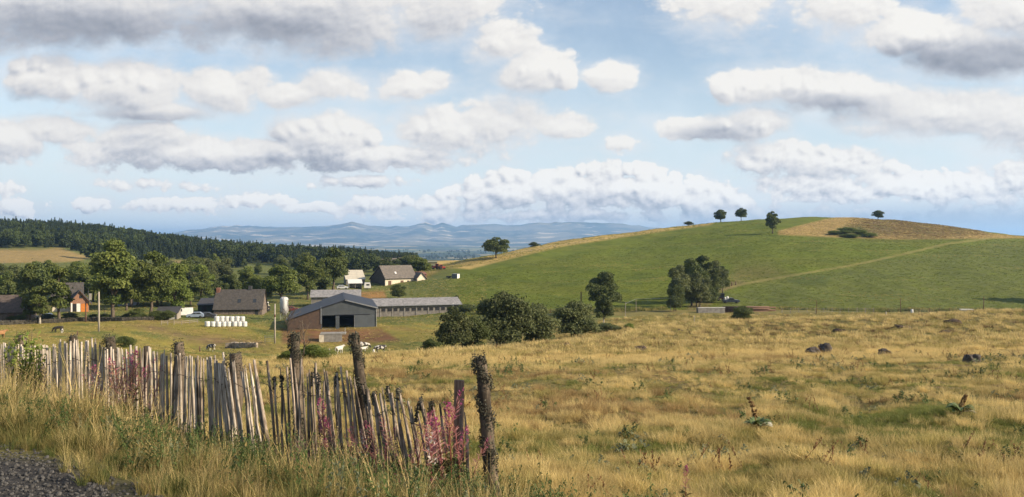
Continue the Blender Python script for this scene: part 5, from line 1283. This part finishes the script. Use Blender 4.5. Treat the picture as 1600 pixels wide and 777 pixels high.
def hill_machines():
    p = place(1126, 470, 246); e = empty('farm_trailer', p, R(-8), 'dark farm trailer with a raised box beside the hill track', 'trailer')
    MB().box(-1.6,1.6,-.8,.8,.6,.85).build('bed', TIMBD, e); MB().box(-.5,1.0,-.75,.75,.85,2.1).build('box', pmat('dark_crate', (.03,.035,.04), (.02,.024,.03), 2, .8), e)
    for x in (-.7, .7):
        for y in (-.75, .75): wheel(e, x, y, .4, .22)
    MB().tube([(-1.6,0,.7),(-2.6,0,.6)], .06, 6).build('drawbar', METAL, e)
    car(1142, 474, 243, 0, paint('navy_paint', (.03,.04,.06)), 'dark pickup with a white load beside the farm trailer', [(-2.3,.35),(2.3,.35),(2.3,.85),(1.9,.95),(.9,1.0),(.5,1.5),(-.5,1.5),(-.7,.95),(-2.3,.95)], [((-.4,1.0),(.7,1.0),(.42,1.42),(-.4,1.42))], 1.7, 'pickup', 'pickup')
    p = place(1142, 474, 243); 
    for i, (dx, h_, nm) in enumerate(((-1.6, .75, 'left-hand white tank standing on the bed of the dark pickup'), (-.95, .95, 'taller white tank behind the cab of the dark pickup'))):
        q = p + Vector((dx, 0, .96)); t = MB().lathe([(.02,0),(.3,0),(.32,.06),(.32,h_-.12),(.2,h_),(.02,h_)], 14).build('tank', WHITEP, None, True); t.location = q; tag(t, nm, 'tank')
    p = place(1091, 489.5, 216); e = empty('concrete_trough', p, R(4), 'long grey concrete trough wall with a pale top edge at the track foot', 'trough')
    MB().box(0,6.6,0,1.6,-.5,1.25).build('body', CONC, e); MB().box(-.06,6.66,-.06,.25,1.25,1.38).build('rim', WHITE, e)
    p = place(1134, 488.5, 212); e = empty('timber_stack', p, R(2), 'stack of dark brown logs right of the concrete trough', 'logs')
    random.seed(3)
    for r_ in range(4):
        for i in range(5):
            y = i*.42+(r_ % 2)*.2; z = .2+r_*.34; x0 = random.uniform(-.6, .8); ln = random.uniform(9.5, 12)
            MB().tube([(x0, y, z), (x0+ln, y+random.uniform(-.1, .1), z)], .19, 8, .08).build('log', TIMBD, e, True)
    p = place(1503, 491, 208); e = empty('water_tank', p, R(-6), 'pale metal water tank by the lane on the right', 'tank')
    MB().prism([(0,0,.2),(2.4,0,.2),(2.6,0,1.0),(-.1,0,1.0)], (0,1.2,0)).build('body', METAL, e); MB().box(-.15,2.65,-.05,1.25,1.0,1.1).build('lid', WHITE, e)
    for x in (.2, 2.1): MB().box(x,x+.12,.1,1.1,-.3,.2).build('foot', METAL, e)
    p = place(1425, 489, 212); o = MB().lathe([(.02,0),(.28,0),(.3,.1),(.3,.75),(.22,.85),(.02,.85)], 14).build('drum', WHITE, None, True); o.location = p; tag(o, 'small white drum on the lane verge', 'drum')
hill_machines()

def wire_fence(pts, hgt, mt, label, every=1, name='wire_fence', wires=(.4, .75, 1.05), r=.06, wm=METAL, wr=.012):
    e = empty(name, pts[0], 0, label, 'fence'); P = [q - pts[0] for q in pts]
    for q in P: MB().tube([q+Vector((0,0,-.3)), q+Vector((random.uniform(-.06,.06), random.uniform(-.06,.06), hgt*random.uniform(.9,1.1)))], r*random.uniform(.8,1.2), 6).build('post', mt, e)
    for w in wires: MB().tube([q+Vector((0,0,w*hgt/1.2)) for q in P], wr, 4).build('wire', wm, e)
wire_fence([place(u, 489.5, 214) for u in range(1222, 1372, 13)], 1.25, TIMB, 'grey post and wire fence along the lane right of the timber stack')
wire_fence([place(u, 490, 214) for u in range(1388, 1610, 16)], 1.2, TIMBD, 'dark post and wire fence along the lane at the far right')
wire_fence([place(u, 489.5, 219) for u in range(790, 905, 14)], 1.2, TIMBD, 'dark post and wire fence at the hill foot behind the thicket')
wire_fence([place(977, 498, 190), place(994, 488, 215), place(1048, 487, 218)], 3.4, TIMB, 'tall pale posts carrying white tape beside the dark round tree', wires=(1.15,), r=.07, wm=METAL, wr=.02)
wire_fence([place(u, v, Y) for u, v, Y in ((790,400,452),(830,393,458),(868,386.5,466),(905,381,474),(940,375.5,480),(975,370,490))], 1.2, TIMB, 'thin fence posts along the border of the golden strip on the hill')
wire_fence([place(u, v, 190) for u, v in ((252,508),(262,507.5),(272,508),(284,508),(296,507),(309,505.5))], 1.0, TIMB, 'low wooden rail fence in front of the parked cars', name='rail_fence', wires=(.55, 1.0), wm=TIMB, wr=.05)

def stone_row(pts, h, w, label, name='stone_wall', mt=STONE, seed=1, cat='wall'):
    random.seed(seed); mb = MB(); o0 = pts[0]
    for a, b in zip(pts[:-1], pts[1:]):
        L = (b-a).length; n = max(2, int(L/.42))
        for i in range(n):
            c = a.lerp(b, (i+.5)/n) - o0; dr = (b-a).normalized(); ang = math.atan2(dr.y, dr.x)
            for lv in range(3):
                s = random.uniform(.75, 1.15); z = (lv+.3)*h/3
                rot = Euler((random.uniform(-.2,.2), random.uniform(-.2,.2), ang+random.uniform(-.3,.3))).to_matrix()
                mb.box(c.x-.26*s, c.x+.26*s, c.y-w/2*s, c.y+w/2*s, c.z+z-h/5*s-.1, c.z+z+h/5*s*random.uniform(.7,1.2), rot)
    o = mb.build(name, mt, None, bevel=.03); o.location = o0; return tag(o, label, cat)
stone_row([place(u, v, 197) for u, v in ((-8,508),(30,506.5),(60,505.5),(100,503.5),(140,502.5),(190,502),(240,501))], .95, .6, 'rough dark dry-stone wall below the houses on the left', mt=pmat('dark_mossy_stone', (.065,.058,.045), (.03,.028,.022), 2, .95, .8, 6))
gu = 'dark bushes along the dry-stone wall'
random.seed(31)
for i, u in enumerate((18, 33, 76, 108, 146, 163, 198, 214, 246, 262)):
    tree('bush' if i % 2 else 'bush2', u, 0, 0, random.uniform(8, 17), random.uniform(18, 34), LEAF_B, name='bush', cat='bush', label='low dark bush growing along the dry-stone wall under the trees', group=gu, exact=200.5+random.uniform(0, 3))
stone_row([place(u, v, 160) for u, v in ((353,544.5),(366,543),(384,543.5),(402,543.5))], 1.0, .6, 'low stone ledge in the pasture left of the pale pole', 'stone_ledge', pmat('pale_stone', (.34,.28,.22), (.18,.15,.12), 2, .95, .6), 2)
def gate():
    p = place(414, 536, 166); e = empty('field_gate', p, R(10), 'thin metal field gate at the foot of the pale barn pole', 'gate')
    for z in (.3, .65, 1.0, 1.3): MB().tube([(0,0,z),(1.9,0,z)], .03, 6).build('bar', METAL, e)
    for x in (0, 1.9): MB().tube([(x,0,-.2),(x,0,1.45)], .05, 6).build('post', METAL, e)
gate()

def bare_shrub(u, v, Y, hpx, label, seed, spread=.5, r=.03, n=14, exact=None):
    random.seed(seed); p = at(u, exact) if exact else place(u, v, Y); H = hpx/F*p.y; e = empty('bare_shrub', p, 0, label, 'shrub')
    st = MB(); tw = MB()
    st.tube([(0,0,-.2),(.04*H,0,H*.45),(-.02*H,.03*H,H)], [r*1.3, r, r*.35], 6)
    for i in range(n):
        t = random.uniform(.15, .9); a = random.uniform(0, 6.28); L = H*spread*(1-.5*t)*random.uniform(.6, 1.1)
        b = Vector((.04*H*min(t/.45, 1), 0, H*t)); d = Vector((math.cos(a), math.sin(a), random.uniform(.6, 1.4))).normalized()
        m = b+d*L*.5+Vector((random.uniform(-.1,.1),0,.05))*L; q = b+d*L+Vector((0,0,.12*L)); tw.tube([b, m, q], [r*.5, r*.35, r*.12], 5)
        for k in range(3):
            c = b.lerp(q, random.uniform(.4, .9)); d2 = (d+Vector((random.uniform(-1,1), random.uniform(-1,1), random.uniform(0,.8)))*.7).normalized(); tw.tube([c, c+d2*L*.4], [r*.28, r*.1], 4)
    st.build('stem', BARK, e, True); tw.build('twigs', BARK, e, True)
bare_shrub(449, 520, 180, 44, 'leafless grey shrub leaning against the left corner of the barn', 4, .7, .08, 26)
bare_shrub(473, 566, 62, 66, 'thin leafless sapling behind the first tall lichen post', 5, .45, .045, 12, 60)
tree('bush2', 490, 566, 60, 27, 66, LEAF_C, name='hedge_bush', cat='bush', label='low green bush at the foot of the leafless sapling', exact=61)
tree('bush', 450, 570, 60, 18, 34, LEAF_C, name='hedge_bush', cat='bush', label='low green bush left of the first tall lichen post', exact=62)
tree('bush2', 195, 530, 140, 18, 34, LEAF_B, name='bush', cat='bush', label='dull green bush in the pasture behind the middle of the pale palings', exact=120)

def lane_scrub():
    N = 2600; u = rng.uniform(700, 1640, N); Y = 213+rng.normal(0, 1.6, N)+np.interp(u, [700, 760, 1000, 1700], [10, 6, 5, 0]); x = (u-U0)/F*Y
    k = (wave(x, Y, sines(6, 12, 81)) > -.5) & ~((u > 1040) & (u < 1215)); x, Y = x[k], Y[k]; N = len(x)
    scatter('lane_scrub', np.stack([x, Y, ground(x, Y)], 1), rng.uniform(1.0, 2.6, N), rng.uniform(0, 6.28, N), rng.choice([0, 0, 1], N), rng.random(N), [blades('scrub_a', GRN, 50, (.16,.42), .42, .03, .8, .8, 21), blades('scrub_b', OLV, 50, (.16,.42), .42, .03, .8, .8, 22)], 'dark green rough growth along the lane at the hill foot', 'scrub')
lane_scrub()

# ------------------------------------------------------------------ stones, molehills and big meadow plants
ROCK = pmat('basalt_boulder', (.10, .085, .075), (.055, .048, .044), 3, .95, .9, 9)
EARTH = pmat('bare_earth', (.085, .06, .042), (.05, .036, .028), 4, 1, .9, 12)
def boulder(u, v, Y, wpx, hpx, seed, label, mt=ROCK, name='boulder', cat='boulder', flat=1.0):
    p = place(u, v, Y); s = p.y/F; g = np.random.default_rng(seed); n1, n2 = 40, 26; V, Q = [], []
    W = sines(9, 1.1, seed)
    for j in range(n2+1):
        for i in range(n1):
            a = 2*math.pi*i/n1; b = -math.pi/2+math.pi*j/n2; d = np.array([math.cos(b)*math.cos(a), math.cos(b)*math.sin(a), math.sin(b)])
            k = 1+.22*math.sin(3.1*d[0]+g.random()*0+seed)+.18*float(wave(np.array([d[0]+d[2]]), np.array([d[1]*1.3+seed]), W)[0]); k += .05*g.normal()+.07*float(wave(np.array([d[0]*3+d[2]*2]), np.array([d[1]*3-d[2]*2.5+seed]), W)[0]); d = np.sign(d)*np.abs(d)**.8
            V.append((d[0]*k*wpx*s*.43, d[1]*k*wpx*s*.36, d[2]*k*hpx*s*.62+hpx*s*.22))
    for j in range(n2):
        for i in range(n1): Q.append((j*n1+i, j*n1+(i+1) % n1, (j+1)*n1+(i+1) % n1, (j+1)*n1+i))
    o = link(name, np_mesh(name, np.array(V), np.array(Q), True), mt, None, p); o.rotation_euler.z = 0
    return tag(o, label, cat)
boulder(1287, 554, 49, 24, 17, 1, 'dark upright boulder, taller of the pair in the dry grass')
boulder(1269, 555, 49.5, 27, 11, 2, 'flat dark boulder on the left of the pair in the dry grass')
boulder(1383, 555, 50, 20, 10, 3, 'low dark stone between the boulder pair and the single boulder')
boulder(1518, 569, 40, 22, 18, 4, 'single dark boulder with sloping top at the right')
for i, (u, v, Y, w, h, l) in enumerate(((1411, 514, 95, 26, 7, 'long dark molehill of bare earth on the tussocky slope'), (1313, 519, 88, 22, 6, 'small earth mound left of the long molehill'), (1488, 506, 104, 24, 8, 'dark hummock on the upper right of the tussocky slope'),
        (1476, 521, 86, 20, 5, 'thin dark earth scrape below the upper right hummock'), (1001, 551, 60, 28, 10, 'grassy grey hummock at the meadow edge below the thicket'), (888, 543, 82, 16, 6, 'dark little mound left of the grey hummock'), (1064, 520, 96, 12, 6, 'tiny dark mound on the slope below the pale stake'),
        (533, 578, 46, 16, 6, 'brown mound in the dry grass right of the leaning post'))):
    boulder(u, v, Y, w, h, 10+i, l, EARTH, 'earth_mound', 'mound')

GENT = leaf_mat('broad_leaf', (.10, .15, .05), (.22, .27, .13), 1.5, .3, .05, .5)
GENTW = leaf_mat('pale_withered_leaf', (.50, .50, .38), (.62, .60, .50), 3, .3, .05, .5)
GSTALK = pmat('brown_seed_stalk', (.22, .13, .05), (.13, .075, .03), 8, .9, .3)
def broad_plant(u, v, Y, label, seed, stalk=.75, lean=-.2, pale=2, n=11, L=.34):
    p = place(u, v, Y); e = empty('meadow_plant', p, 0, label, 'plant'); g = np.random.default_rng(seed)
    def leaf(a, L, up, mt):
        d = Vector((math.cos(a), math.sin(a), 0)); s = Vector((-d.y, d.x, 0)); mb = MB(); vs, fs = [], []
        for i in range(6):
            t = i/5; w = L*.26*math.sin(math.pi*min(max(t*.93+.05, 0), 1))**.8; c = d*(L*t*(1-.1*t)) + Vector((0, 0, .06+up*L*(t-.75*t*t)))
            vs += [c-s*w+Vector((0,0,w*.5)), c+Vector((0,0,0)), c+s*w+Vector((0,0,w*.5))]
        for i in range(5):
            for k in range(2): fs.append((i*3+k, i*3+k+1, i*3+k+4, i*3+k+3))
        mb.add(vs, fs); o = mb.build('leaf', mt, e, True)
        at_ = o.data.attributes.new('tone', 'FLOAT', 'POINT'); at_.data.foreach_set('value', np.full(len(vs), g.random(), np.float32))
    for i in range(n): leaf(g.uniform(0, 6.28), L*g.uniform(.7, 1.2), g.uniform(.3, 1.7), GENT)
    for i in range(pale): leaf(g.uniform(-.9, .6), L*1.15, g.uniform(.2, .8), GENTW)
    if stalk:
        MB().tube([(0,0,0),(lean*.4,0,stalk*.5),(lean,0,stalk)], [.012,.010,.007], 6).build('stalk', GSTALK, e)
        for t in (.45, .6, .75, .88, 1.0):
            c = Vector((lean*(.8*t*t+.2*t), 0, stalk*t)); mb = MB()
            for k in range(14):
                d = Vector((g.normal(), g.normal(), g.normal()*.6)).normalized()*.045*(1.3-.4*t); mb.tube([c+d*.3, c+d], [.014,.010], 5)
            mb.build('seed_whorl', GSTALK, e)
broad_plant(1184, 672, 14.6, 'yellow gentian with a leaning brown seed stalk and pale leaf in the meadow', 1, .52, -.14, 3, 12, .24)
broad_plant(1500, 650, 17.0, 'broad-leaved gentian with short brown stalks at the right of the meadow', 2, .36, .10, 2, 14, .26)
broad_plant(1428, 720, 11.2, 'small stalkless plant with a pale leaf low in the meadow', 3, 0, 0, 1, 6, .13)
# ------------------------------------------------------------------ the paling fence
WOODW = None
def paling_mat(name, c1, c2, c3):
    m, nt = nt_new(name); b = NB(nt); tc = b.n('ShaderNodeTexCoord').outputs['Object']
    st = b.n('ShaderNodeMapping', {'Vector': tc, 'Scale': (38, 38, 2.2)}).outputs[0]
    n1 = b.noise(st, 1.0, 5, .7); n2 = b.noise(tc, 3.2, 4, .6); r_ = b.n('ShaderNodeObjectInfo').outputs['Random']
    col = b.mix(b.ss(n1, .35, .62), c1, c2); col = b.mix(b.m('MULTIPLY', b.ss(n2, .5, .68), .8), col, c3)
    k = b.m('MULTIPLY_ADD', r_, .55, .62); col = b.mix(1.0, col, b.n('ShaderNodeCombineColor', {0: k, 1: k, 2: k}).outputs[0], 'MULTIPLY')
    bp = b.n('ShaderNodeBump', {'Height': n1, 'Strength': .7, 'Distance': .01})
    b.n('ShaderNodeOutputMaterial', {0: b.n('ShaderNodeBsdfPrincipled', {'Base Color': col, 'Roughness': .85, 'Specular IOR Level': .2, 'Normal': bp.outputs[0]}).outputs[0]}); return m
PALE_ = paling_mat('weathered_paling', (.21, .175, .14), (.52, .455, .38), (.09, .07, .054))
PALD = paling_mat('dark_weathered_paling', (.095, .072, .052), (.36, .295, .235), (.045, .035, .026))
POSTM = paling_mat('old_post_wood', (.048, .037, .027), (.125, .098, .072), (.025, .020, .015))
LICH = leaf_mat('dark_lichen', (.035, .034, .026), (.11, .105, .075), 6, .05, .1, .9)
WIRE = pmat('rusty_wire', (.09, .06, .045), (.06, .04, .03), 20, .7, metal=.3)

ED = Vector((.8, -.6, 0))                       # along the fence, from left to right
def fline(u):
    """point of the fence line seen at column u"""
    k = (u-U0)/F; Y = 5.73/(.6*k+.8); return Vector((k*Y, Y, gz(k*Y, Y)))
TOPS = np.array([(-120,537),(0,537),(60,541),(80,541),(100,533),(150,532),(160,541),(190,547),(200,543),(230,546),(260,552),(300,558),(330,560),(348,562),(365,572),(385,577),(400,575),(430,574),(445,567),(460,572),(480,574),(492,578),(500,586),(520,583),(540,588),(565,588),(585,604),(600,612),(640,624),(660,622),(680,638),(700,636),(722,630),(740,640),(760,640)], float)
def fence():
    random.seed(21)
    root = empty('paling_fence', fline(0), 0, 'old weathered chestnut paling fence sagging along the roadside', 'fence'); o0 = root.location.copy()
    L0 = fline(-110); L1 = fline(735); L = (L1-L0).length; s = 0.0; items = []
    while s < L:
        p = L0 + ED*s; u = U0+F*p.x/p.y; sp = .057 if u < 380 else (.062 if u < 470 else .050)
        items.append((u, p)); s += sp*random.uniform(.72, 1.28)
    tops, lows = [], []; meshes = []
    for u, p in items:
        base = Vector((p.x, p.y, gz(p.x, p.y))); v = float(np.interp(u, TOPS[:, 0], TOPS[:, 1])) + random.gauss(0, 2.2 if u < 380 else 6.5)
        h = -(v-V0)/F*p.y - base.z
        ln = np.interp(u, [-120, 300, 400, 430, 445, 470, 560, 580, 700, 735], [0, 0, -.26, -.24, -.08, -.10, -.16, -.28, -.24, -.10])*h + random.gauss(0, .03 if u < 380 else .055)
        nrm = Vector((-.6, -.8, 0)); side = nrm*random.uniform(-.03, .03); r_ = random.uniform(.0115, .0195)*(1.0 if u < 400 else .95)
        pts = []
        for i in range(5):
            t = i/4; pts.append(base - o0 + ED*(ln*t+random.gauss(0, .006)) + side*(1-t) + nrm*random.gauss(0, .006) + Vector((0, 0, -.15+(h+.15)*t)))
        mb = MB(); rr = [r_*1.1, r_*1.05, r_, r_*.95, r_*(.75 if random.random() < .6 else .35)]
        mb.tube(pts, rr, 6, .22); meshes.append((mb, u)); tops.append(pts[0].lerp(pts[4], .82)+nrm*.0); lows.append(pts[0].lerp(pts[4], .38))
        if u > 400 and random.random() < .20:
            meshes[-1] = (mb, u, pts[4], r_)
    big = sorted(range(len(meshes)), key=lambda i: -meshes[i][1])
    left_over = MB(); n = 0; tufts = []
    for i in big:
        if len(meshes[i]) > 2: tufts.append((meshes[i][2], meshes[i][3]*1.5, .13, 70))
        if n < 100: meshes[i][0].build('picket', PALD if (meshes[i][1] > 425 or random.random() < .16) else PALE_, root, True); n += 1
        else: left_over.add(meshes[i][0].V, meshes[i][0].Fc)
    if left_over.V: tag(left_over.build('pickets', PALE_, root, True), kind='stuff')
    for W in (tops, lows):
        pts = []
        for i, q in enumerate(W):
            pts.append(q + Vector((-.6, -.8, 0))*(.024 if i % 2 else -.024) + Vector((0, 0, .004*math.sin(i*1.7))))
        MB().tube(pts, .0035, 4).build('wire', WIRE, root)
    # posts: column, row of the top, radius, lean along the fence at the top, lichen
    posts = [(-60,520,.075,.02,.2),(25,524,.08,.02,.5),(107,525,.065,-.02,.4),(163,527,.078,.0,.6),(217,541,.05,.02,0),(268,535,.070,.02,.3),(357,553,.085,.0,.5),(460,523,.056,-.08,1.0),(588,527,.050,-.40,1.0),(772,562,.058,-.24,1.0)]
    for k, (u, v, r_, ln, li) in enumerate(posts):
        off = .09
        b = fline(u) + Vector((.6, .8, 0))*off; b.z = gz(b.x, b.y); h = -(v-V0)/F*b.y - b.z
        pts = [b - o0 + ED*(ln*(t)) + Vector((random.gauss(0, .008), 0, -.3+(h+.3)*t)) for t in np.linspace(0, 1, 8)]
        P_ = MB().tube(pts, [r_*1.1]*3+[r_]*3+[r_*.95, r_*.75], 10, .10).build('post', POSTM, root, True)
        if li:
            g = np.random.default_rng(k); N = int(5200*li) if li == 1 else int(1500*li); t = 1-g.random(N)**1.25*(.85 if li == 1 else .22); a = g.uniform(0, 6.28, N)
            C = np.array([list(q) for q in pts]); c = np.stack([np.interp(t, np.linspace(0, 1, 8), C[:, j]) for j in range(3)], 1)
            rad = np.stack([np.cos(a), np.sin(a), g.normal(0, .4, N)], 1); bump = (1+.35*np.sin(t*31+a)+.25*np.sin(t*67+2*a)); c = c + rad*(r_*bump*g.uniform(.72, 1.0, N))[:, None]
            V, Q = cards(c, rad*1.2+g.normal(0, .6, (N, 3)), .015, 1.5, g); me = with_tone(np_mesh('lichen', V, Q), np.repeat(g.random(N), 4)); link('lichen', me, LICH, P_)
    g = np.random.default_rng(77)
    c, rd, tn = [], [], []
    for q, r_, ln, N in tufts:
        z = -g.random(N)*ln; rad = g.normal(size=(N, 3)); rad /= np.linalg.norm(rad, axis=1, keepdims=True)
        c.append(np.array(q)[None] + np.stack([0*z, 0*z, z], 1) + rad*(r_*g.uniform(.4, 1.1, N))[:, None]); rd.append(rad)
    V, Q = cards(np.concatenate(c), np.concatenate(rd)+g.normal(0, .8, (len(np.concatenate(c)), 3)), .020, 1.8, g)
    link('lichen_tufts', with_tone(np_mesh('lichen_tufts', V, Q), np.repeat(g.random(len(V)//4), 4)), LICH, root)
    # the one sawn plank among the palings
    b = fline(711)+Vector((.6, .8, 0))*.03; h = -(594-V0)/F*b.y - b.z; c = b-o0
    rot = Euler((0, R(1.0), math.atan2(-.35, .94))).to_matrix()
    MB().box(c.x-.042, c.x+.042, c.y-.016, c.y+.016, c.z-.2, c.z+h, rot, (c.x, c.y, c.z)).build('plank', paling_mat('sawn_plank', (.13, .085, .062), (.24, .17, .13), (.10, .07, .05)), root)
fence()

# ------------------------------------------------------------------ rosebay willowherb along the fence
STEM = leaf_mat('red_stem', (.20, .055, .045), (.28, .10, .07), 4, .1, .05)
POD = leaf_mat('pink_seed_pods', (.38, .16, .155), (.56, .30, .28), 9, .3, .1)
FLOW = leaf_mat('magenta_petals', (.33, .055, .16), (.46, .12, .25), 9, .35, .1)
FLEAF = leaf_mat('willowherb_leaf', (.055, .075, .022), (.16, .12, .05), 4, .3, .15)
FLUFF = leaf_mat('seed_fluff', (.50, .44, .40), (.62, .56, .52), 5, .3, .1)
def herb_forms(seed, H, spike=.42, flowers=26, fluff=0):
    g = np.random.default_rng(seed); lx, ly = g.normal(0, .10, 2)
    def ax(z): t = z/H; return np.stack([lx*t**2, ly*t**2, z], -1)
    st = MB().tube([Vector(ax(np.array(z))) for z in np.linspace(-.05, H, 7)], [.006,.0055,.005,.0045,.004,.003,.0015], 6).mesh('stem')
    def sticks(z, a, el, L, w):
        n = len(z); d = np.stack([np.cos(a)*np.cos(el), np.sin(a)*np.cos(el), np.sin(el)], 1); b = ax(z); s = np.cross(d, g.normal(size=(n, 3))); s /= np.linalg.norm(s, axis=1, keepdims=True)
        s2 = np.cross(d, s); e = b+d*L[:, None]; m_ = b+d*(L*.5)[:, None]; V = np.stack([b, m_+s*w, e, m_-s*w, b, m_+s2*w, e, m_-s2*w], 1).reshape(-1, 3); return V, np.arange(8*n).reshape(-1, 4)
    n = 40; z = H*(1-spike)+H*spike*np.sort(g.random(n))*.88
    V, Q = sticks(z, g.uniform(0, 6.28, n), g.uniform(.35, 1.0, n), .105*(1.25-.75*(z-H*(1-spike))/(H*spike)), .0040); pod = with_tone(np_mesh('seed_pods', V, Q), np.repeat(g.random(n), 8))
    n = 44; z = H*g.uniform(.08, 1-spike, n); V, Q = sticks(z, g.uniform(0, 6.28, n), g.uniform(-.2, .55, n), g.uniform(.07, .13, n), .010); lf = with_tone(np_mesh('leaves', V, Q), np.repeat(g.random(n), 8))
    n = flowers; z = H*(1-.14*g.random(n)**1.2) - .02; a = g.uniform(0, 6.28, n); c = ax(z)+np.stack([np.cos(a), np.sin(a), 0*a], 1)*(.012+.030*(H-z)/(H*.14))[:, None]
    cc = np.repeat(c, 4, 0)+g.normal(0, .007, (4*n, 3)); V, Q = cards(cc, g.normal(size=(4*n, 3)), .015, 1.3, g); fl = with_tone(np_mesh('flowers', V, Q), np.repeat(g.random(4*n), 4))
    ff = None
    if fluff:
        z = H*(1-spike)+H*spike*g.random(fluff)*.6; c = ax(z)+g.normal(0, .022, (fluff, 3)); V, Q = cards(c, g.normal(size=(fluff, 3)), .014, 2, g); ff = with_tone(np_mesh('seed_fluff', V, Q), np.repeat(g.random(fluff), 4))
    return st, pod, lf, fl, ff
HF = [herb_forms(1, 1.05, .42, 16), herb_forms(2, .95, .48, 20), herb_forms(3, 1.15, .5, 5), herb_forms(4, .9, .5, 6, 60), herb_forms(5, 1.0, .55, 2)]
def herb(f, pos, s, rz, tilt, label, group):
    st, pod, lf, fl, ff = HF[f]; e = empty('willowherb', pos, 0, label, 'wildflower', group); e.rotation_euler = (tilt[0], tilt[1], rz); e.scale = (s,)*3
    for nm, me, mt in (('stem', st, STEM), ('seed_pods', pod, POD), ('leaves', lf, FLEAF), ('flowers', fl, FLOW), ('seed_fluff', ff, FLUFF)):
        if me is None: continue
        o = bpy.data.objects.new(nm, me); COL.objects.link(o); o.parent = e
        if not me.materials: me.materials.append(mt)
def herbs():
    random.seed(9); gA, gB = 'pink willowherb crowding the right half of the fence', 'pink willowherb in front of the pale left palings'
    # column, row of the flower tip, distance in front of the fence, form
    near = [(512,618,.25,0,'willowherb with bright magenta tip just right of the first tall lichen post'),(498,652,.5,1,'willowherb with a pink spike at the foot of the first tall lichen post'),(528,640,.3,2,None),(545,660,.4,4,None),(565,655,.2,3,'willowherb with white seed fluff below the leaning lichen post'),(590,662,.45,4,None),
            (612,690,.5,2,None),(640,655,.3,4,None),(655,640,.2,2,None),(702,637,.25,1,'willowherb with a big magenta head against the sawn plank'),(714,662,.45,0,'willowherb with drooping pink spike left of the last post'),(668,690,.6,1,'willowherb with magenta tip leaning in front of the palings near the plank'),
            (690,720,.8,2,None),(560,705,.7,4,None),(500,742,1.3,0,'willowherb with bright pink head low at the bottom of the frame'),(463,762,1.5,1,'willowherb with magenta head at the bottom left of its group'),(515,748,1.2,3,None),(672,745,1.0,1,None),(640,735,1.1,2,None),(590,735,1.1,4,None),(543,725,1.0,1,None),(620,640,.15,4,None),(675,660,.3,2,None),(480,690,.6,2,None),(450,690,.5,4,None)]
    near += [(696,606,.30,2,None),(706,622,.35,1,None),(716,648,.45,2,None),(688,640,.40,4,None),(726,676,.55,2,None)]
    near += [(random.uniform(478, 722), random.uniform(622, 735), random.uniform(.15, .9), random.choice([2, 4, 4, 3, 1]), None) for _ in range(24)]
    for u, v, dd, f, l in near:
        p = fline(u); p = p + Vector((-.6, -.8, 0))*dd; k = (u-U0)/F; p.x = k*p.y; p.z = gz(p.x, p.y); h = -(v-V0)/F*p.y-p.z; s = max(h, .35)/(1.05, .95, 1.15, .9, 1.0)[f]
        herb(f, p, s, random.uniform(0, 6.28), (random.gauss(0, .08), random.gauss(0, .08)), l or 'willowherb with reddish seed pods among the leaning palings', gA)
    far = [(150,572,3),(158,578,4),(165,562,3),(172,566,4),(182,556,4),(186,558,2),(190,548,4),(197,556,2),(203,546,0),(208,552,4),(214,560,2),(142,580,4),(222,562,4),(120,585,2),(178,570,2),(168,575,4),(194,568,4),(352,590,4),(345,600,2),(240,580,4)]
    for u, v, f in far[:14]:
        p = fline(u) + Vector((-.6, -.8, 0))*random.uniform(.15, .5); k = (u-U0)/F; p.x = k*p.y; p.z = gz(p.x, p.y); h = -(v-V0)/F*p.y-p.z
        herb(f, p, max(h, .4)/(1.05, .95, 1.15, .9, 1.0)[f], random.uniform(0, 6.28), (random.gauss(0, .08), random.gauss(0, .08)), 'reddish pink willowherb spike in front of the pale left palings', gB)
    p = at(1072, 7.6); h = -(722-V0)/F*p.y-p.z; herb(1, p, max(h, .3)/.95, 1.0, (.0, -.12), 'single willowherb with pink tip at the bottom of the meadow', None)
herbs()

def sapling():
    p = fline(46)+Vector((-.6, -.8, 0))*.35; p.x = (46-U0)/F*p.y; p.z = gz(p.x, p.y); e = empty('sapling', p, 0, 'leafy yellow-green sapling growing in front of the left end of the fence', 'sapling')
    g = np.random.default_rng(8); H = -(517-V0)/F*p.y-p.z; st = MB(); c = []
    for i in range(13):
        a = g.uniform(0, 6.28); t = g.uniform(.45, 1.0); d = Vector((math.cos(a)*g.uniform(.08, .32), math.sin(a)*.22, H*t)); pts = [Vector((0, 0, -.1)).lerp(d, q)+Vector((0, 0, .10*math.sin(math.pi*q))) for q in np.linspace(0, 1, 6)]
        st.tube(pts, [.010,.009,.008,.006,.005,.002], 5)
        for q in g.uniform(.25, 1.02, 85): b = Vector((0, 0, -.1)).lerp(d, q)+Vector((0, 0, .10*math.sin(math.pi*min(q, 1)))); c.append(np.array(b)+g.normal(0, .055, 3))
    c = np.array(c); V, Q = cards(c, g.normal(size=(len(c), 3))+np.array([.5, -.3, .6]), .042, 1.7, g)
    st.build('stem', BARK, e, True); link('leaves', with_tone(np_mesh('leaves', V, Q), np.repeat(g.random(len(c)), 4)), LEAF_C, e)
sapling()
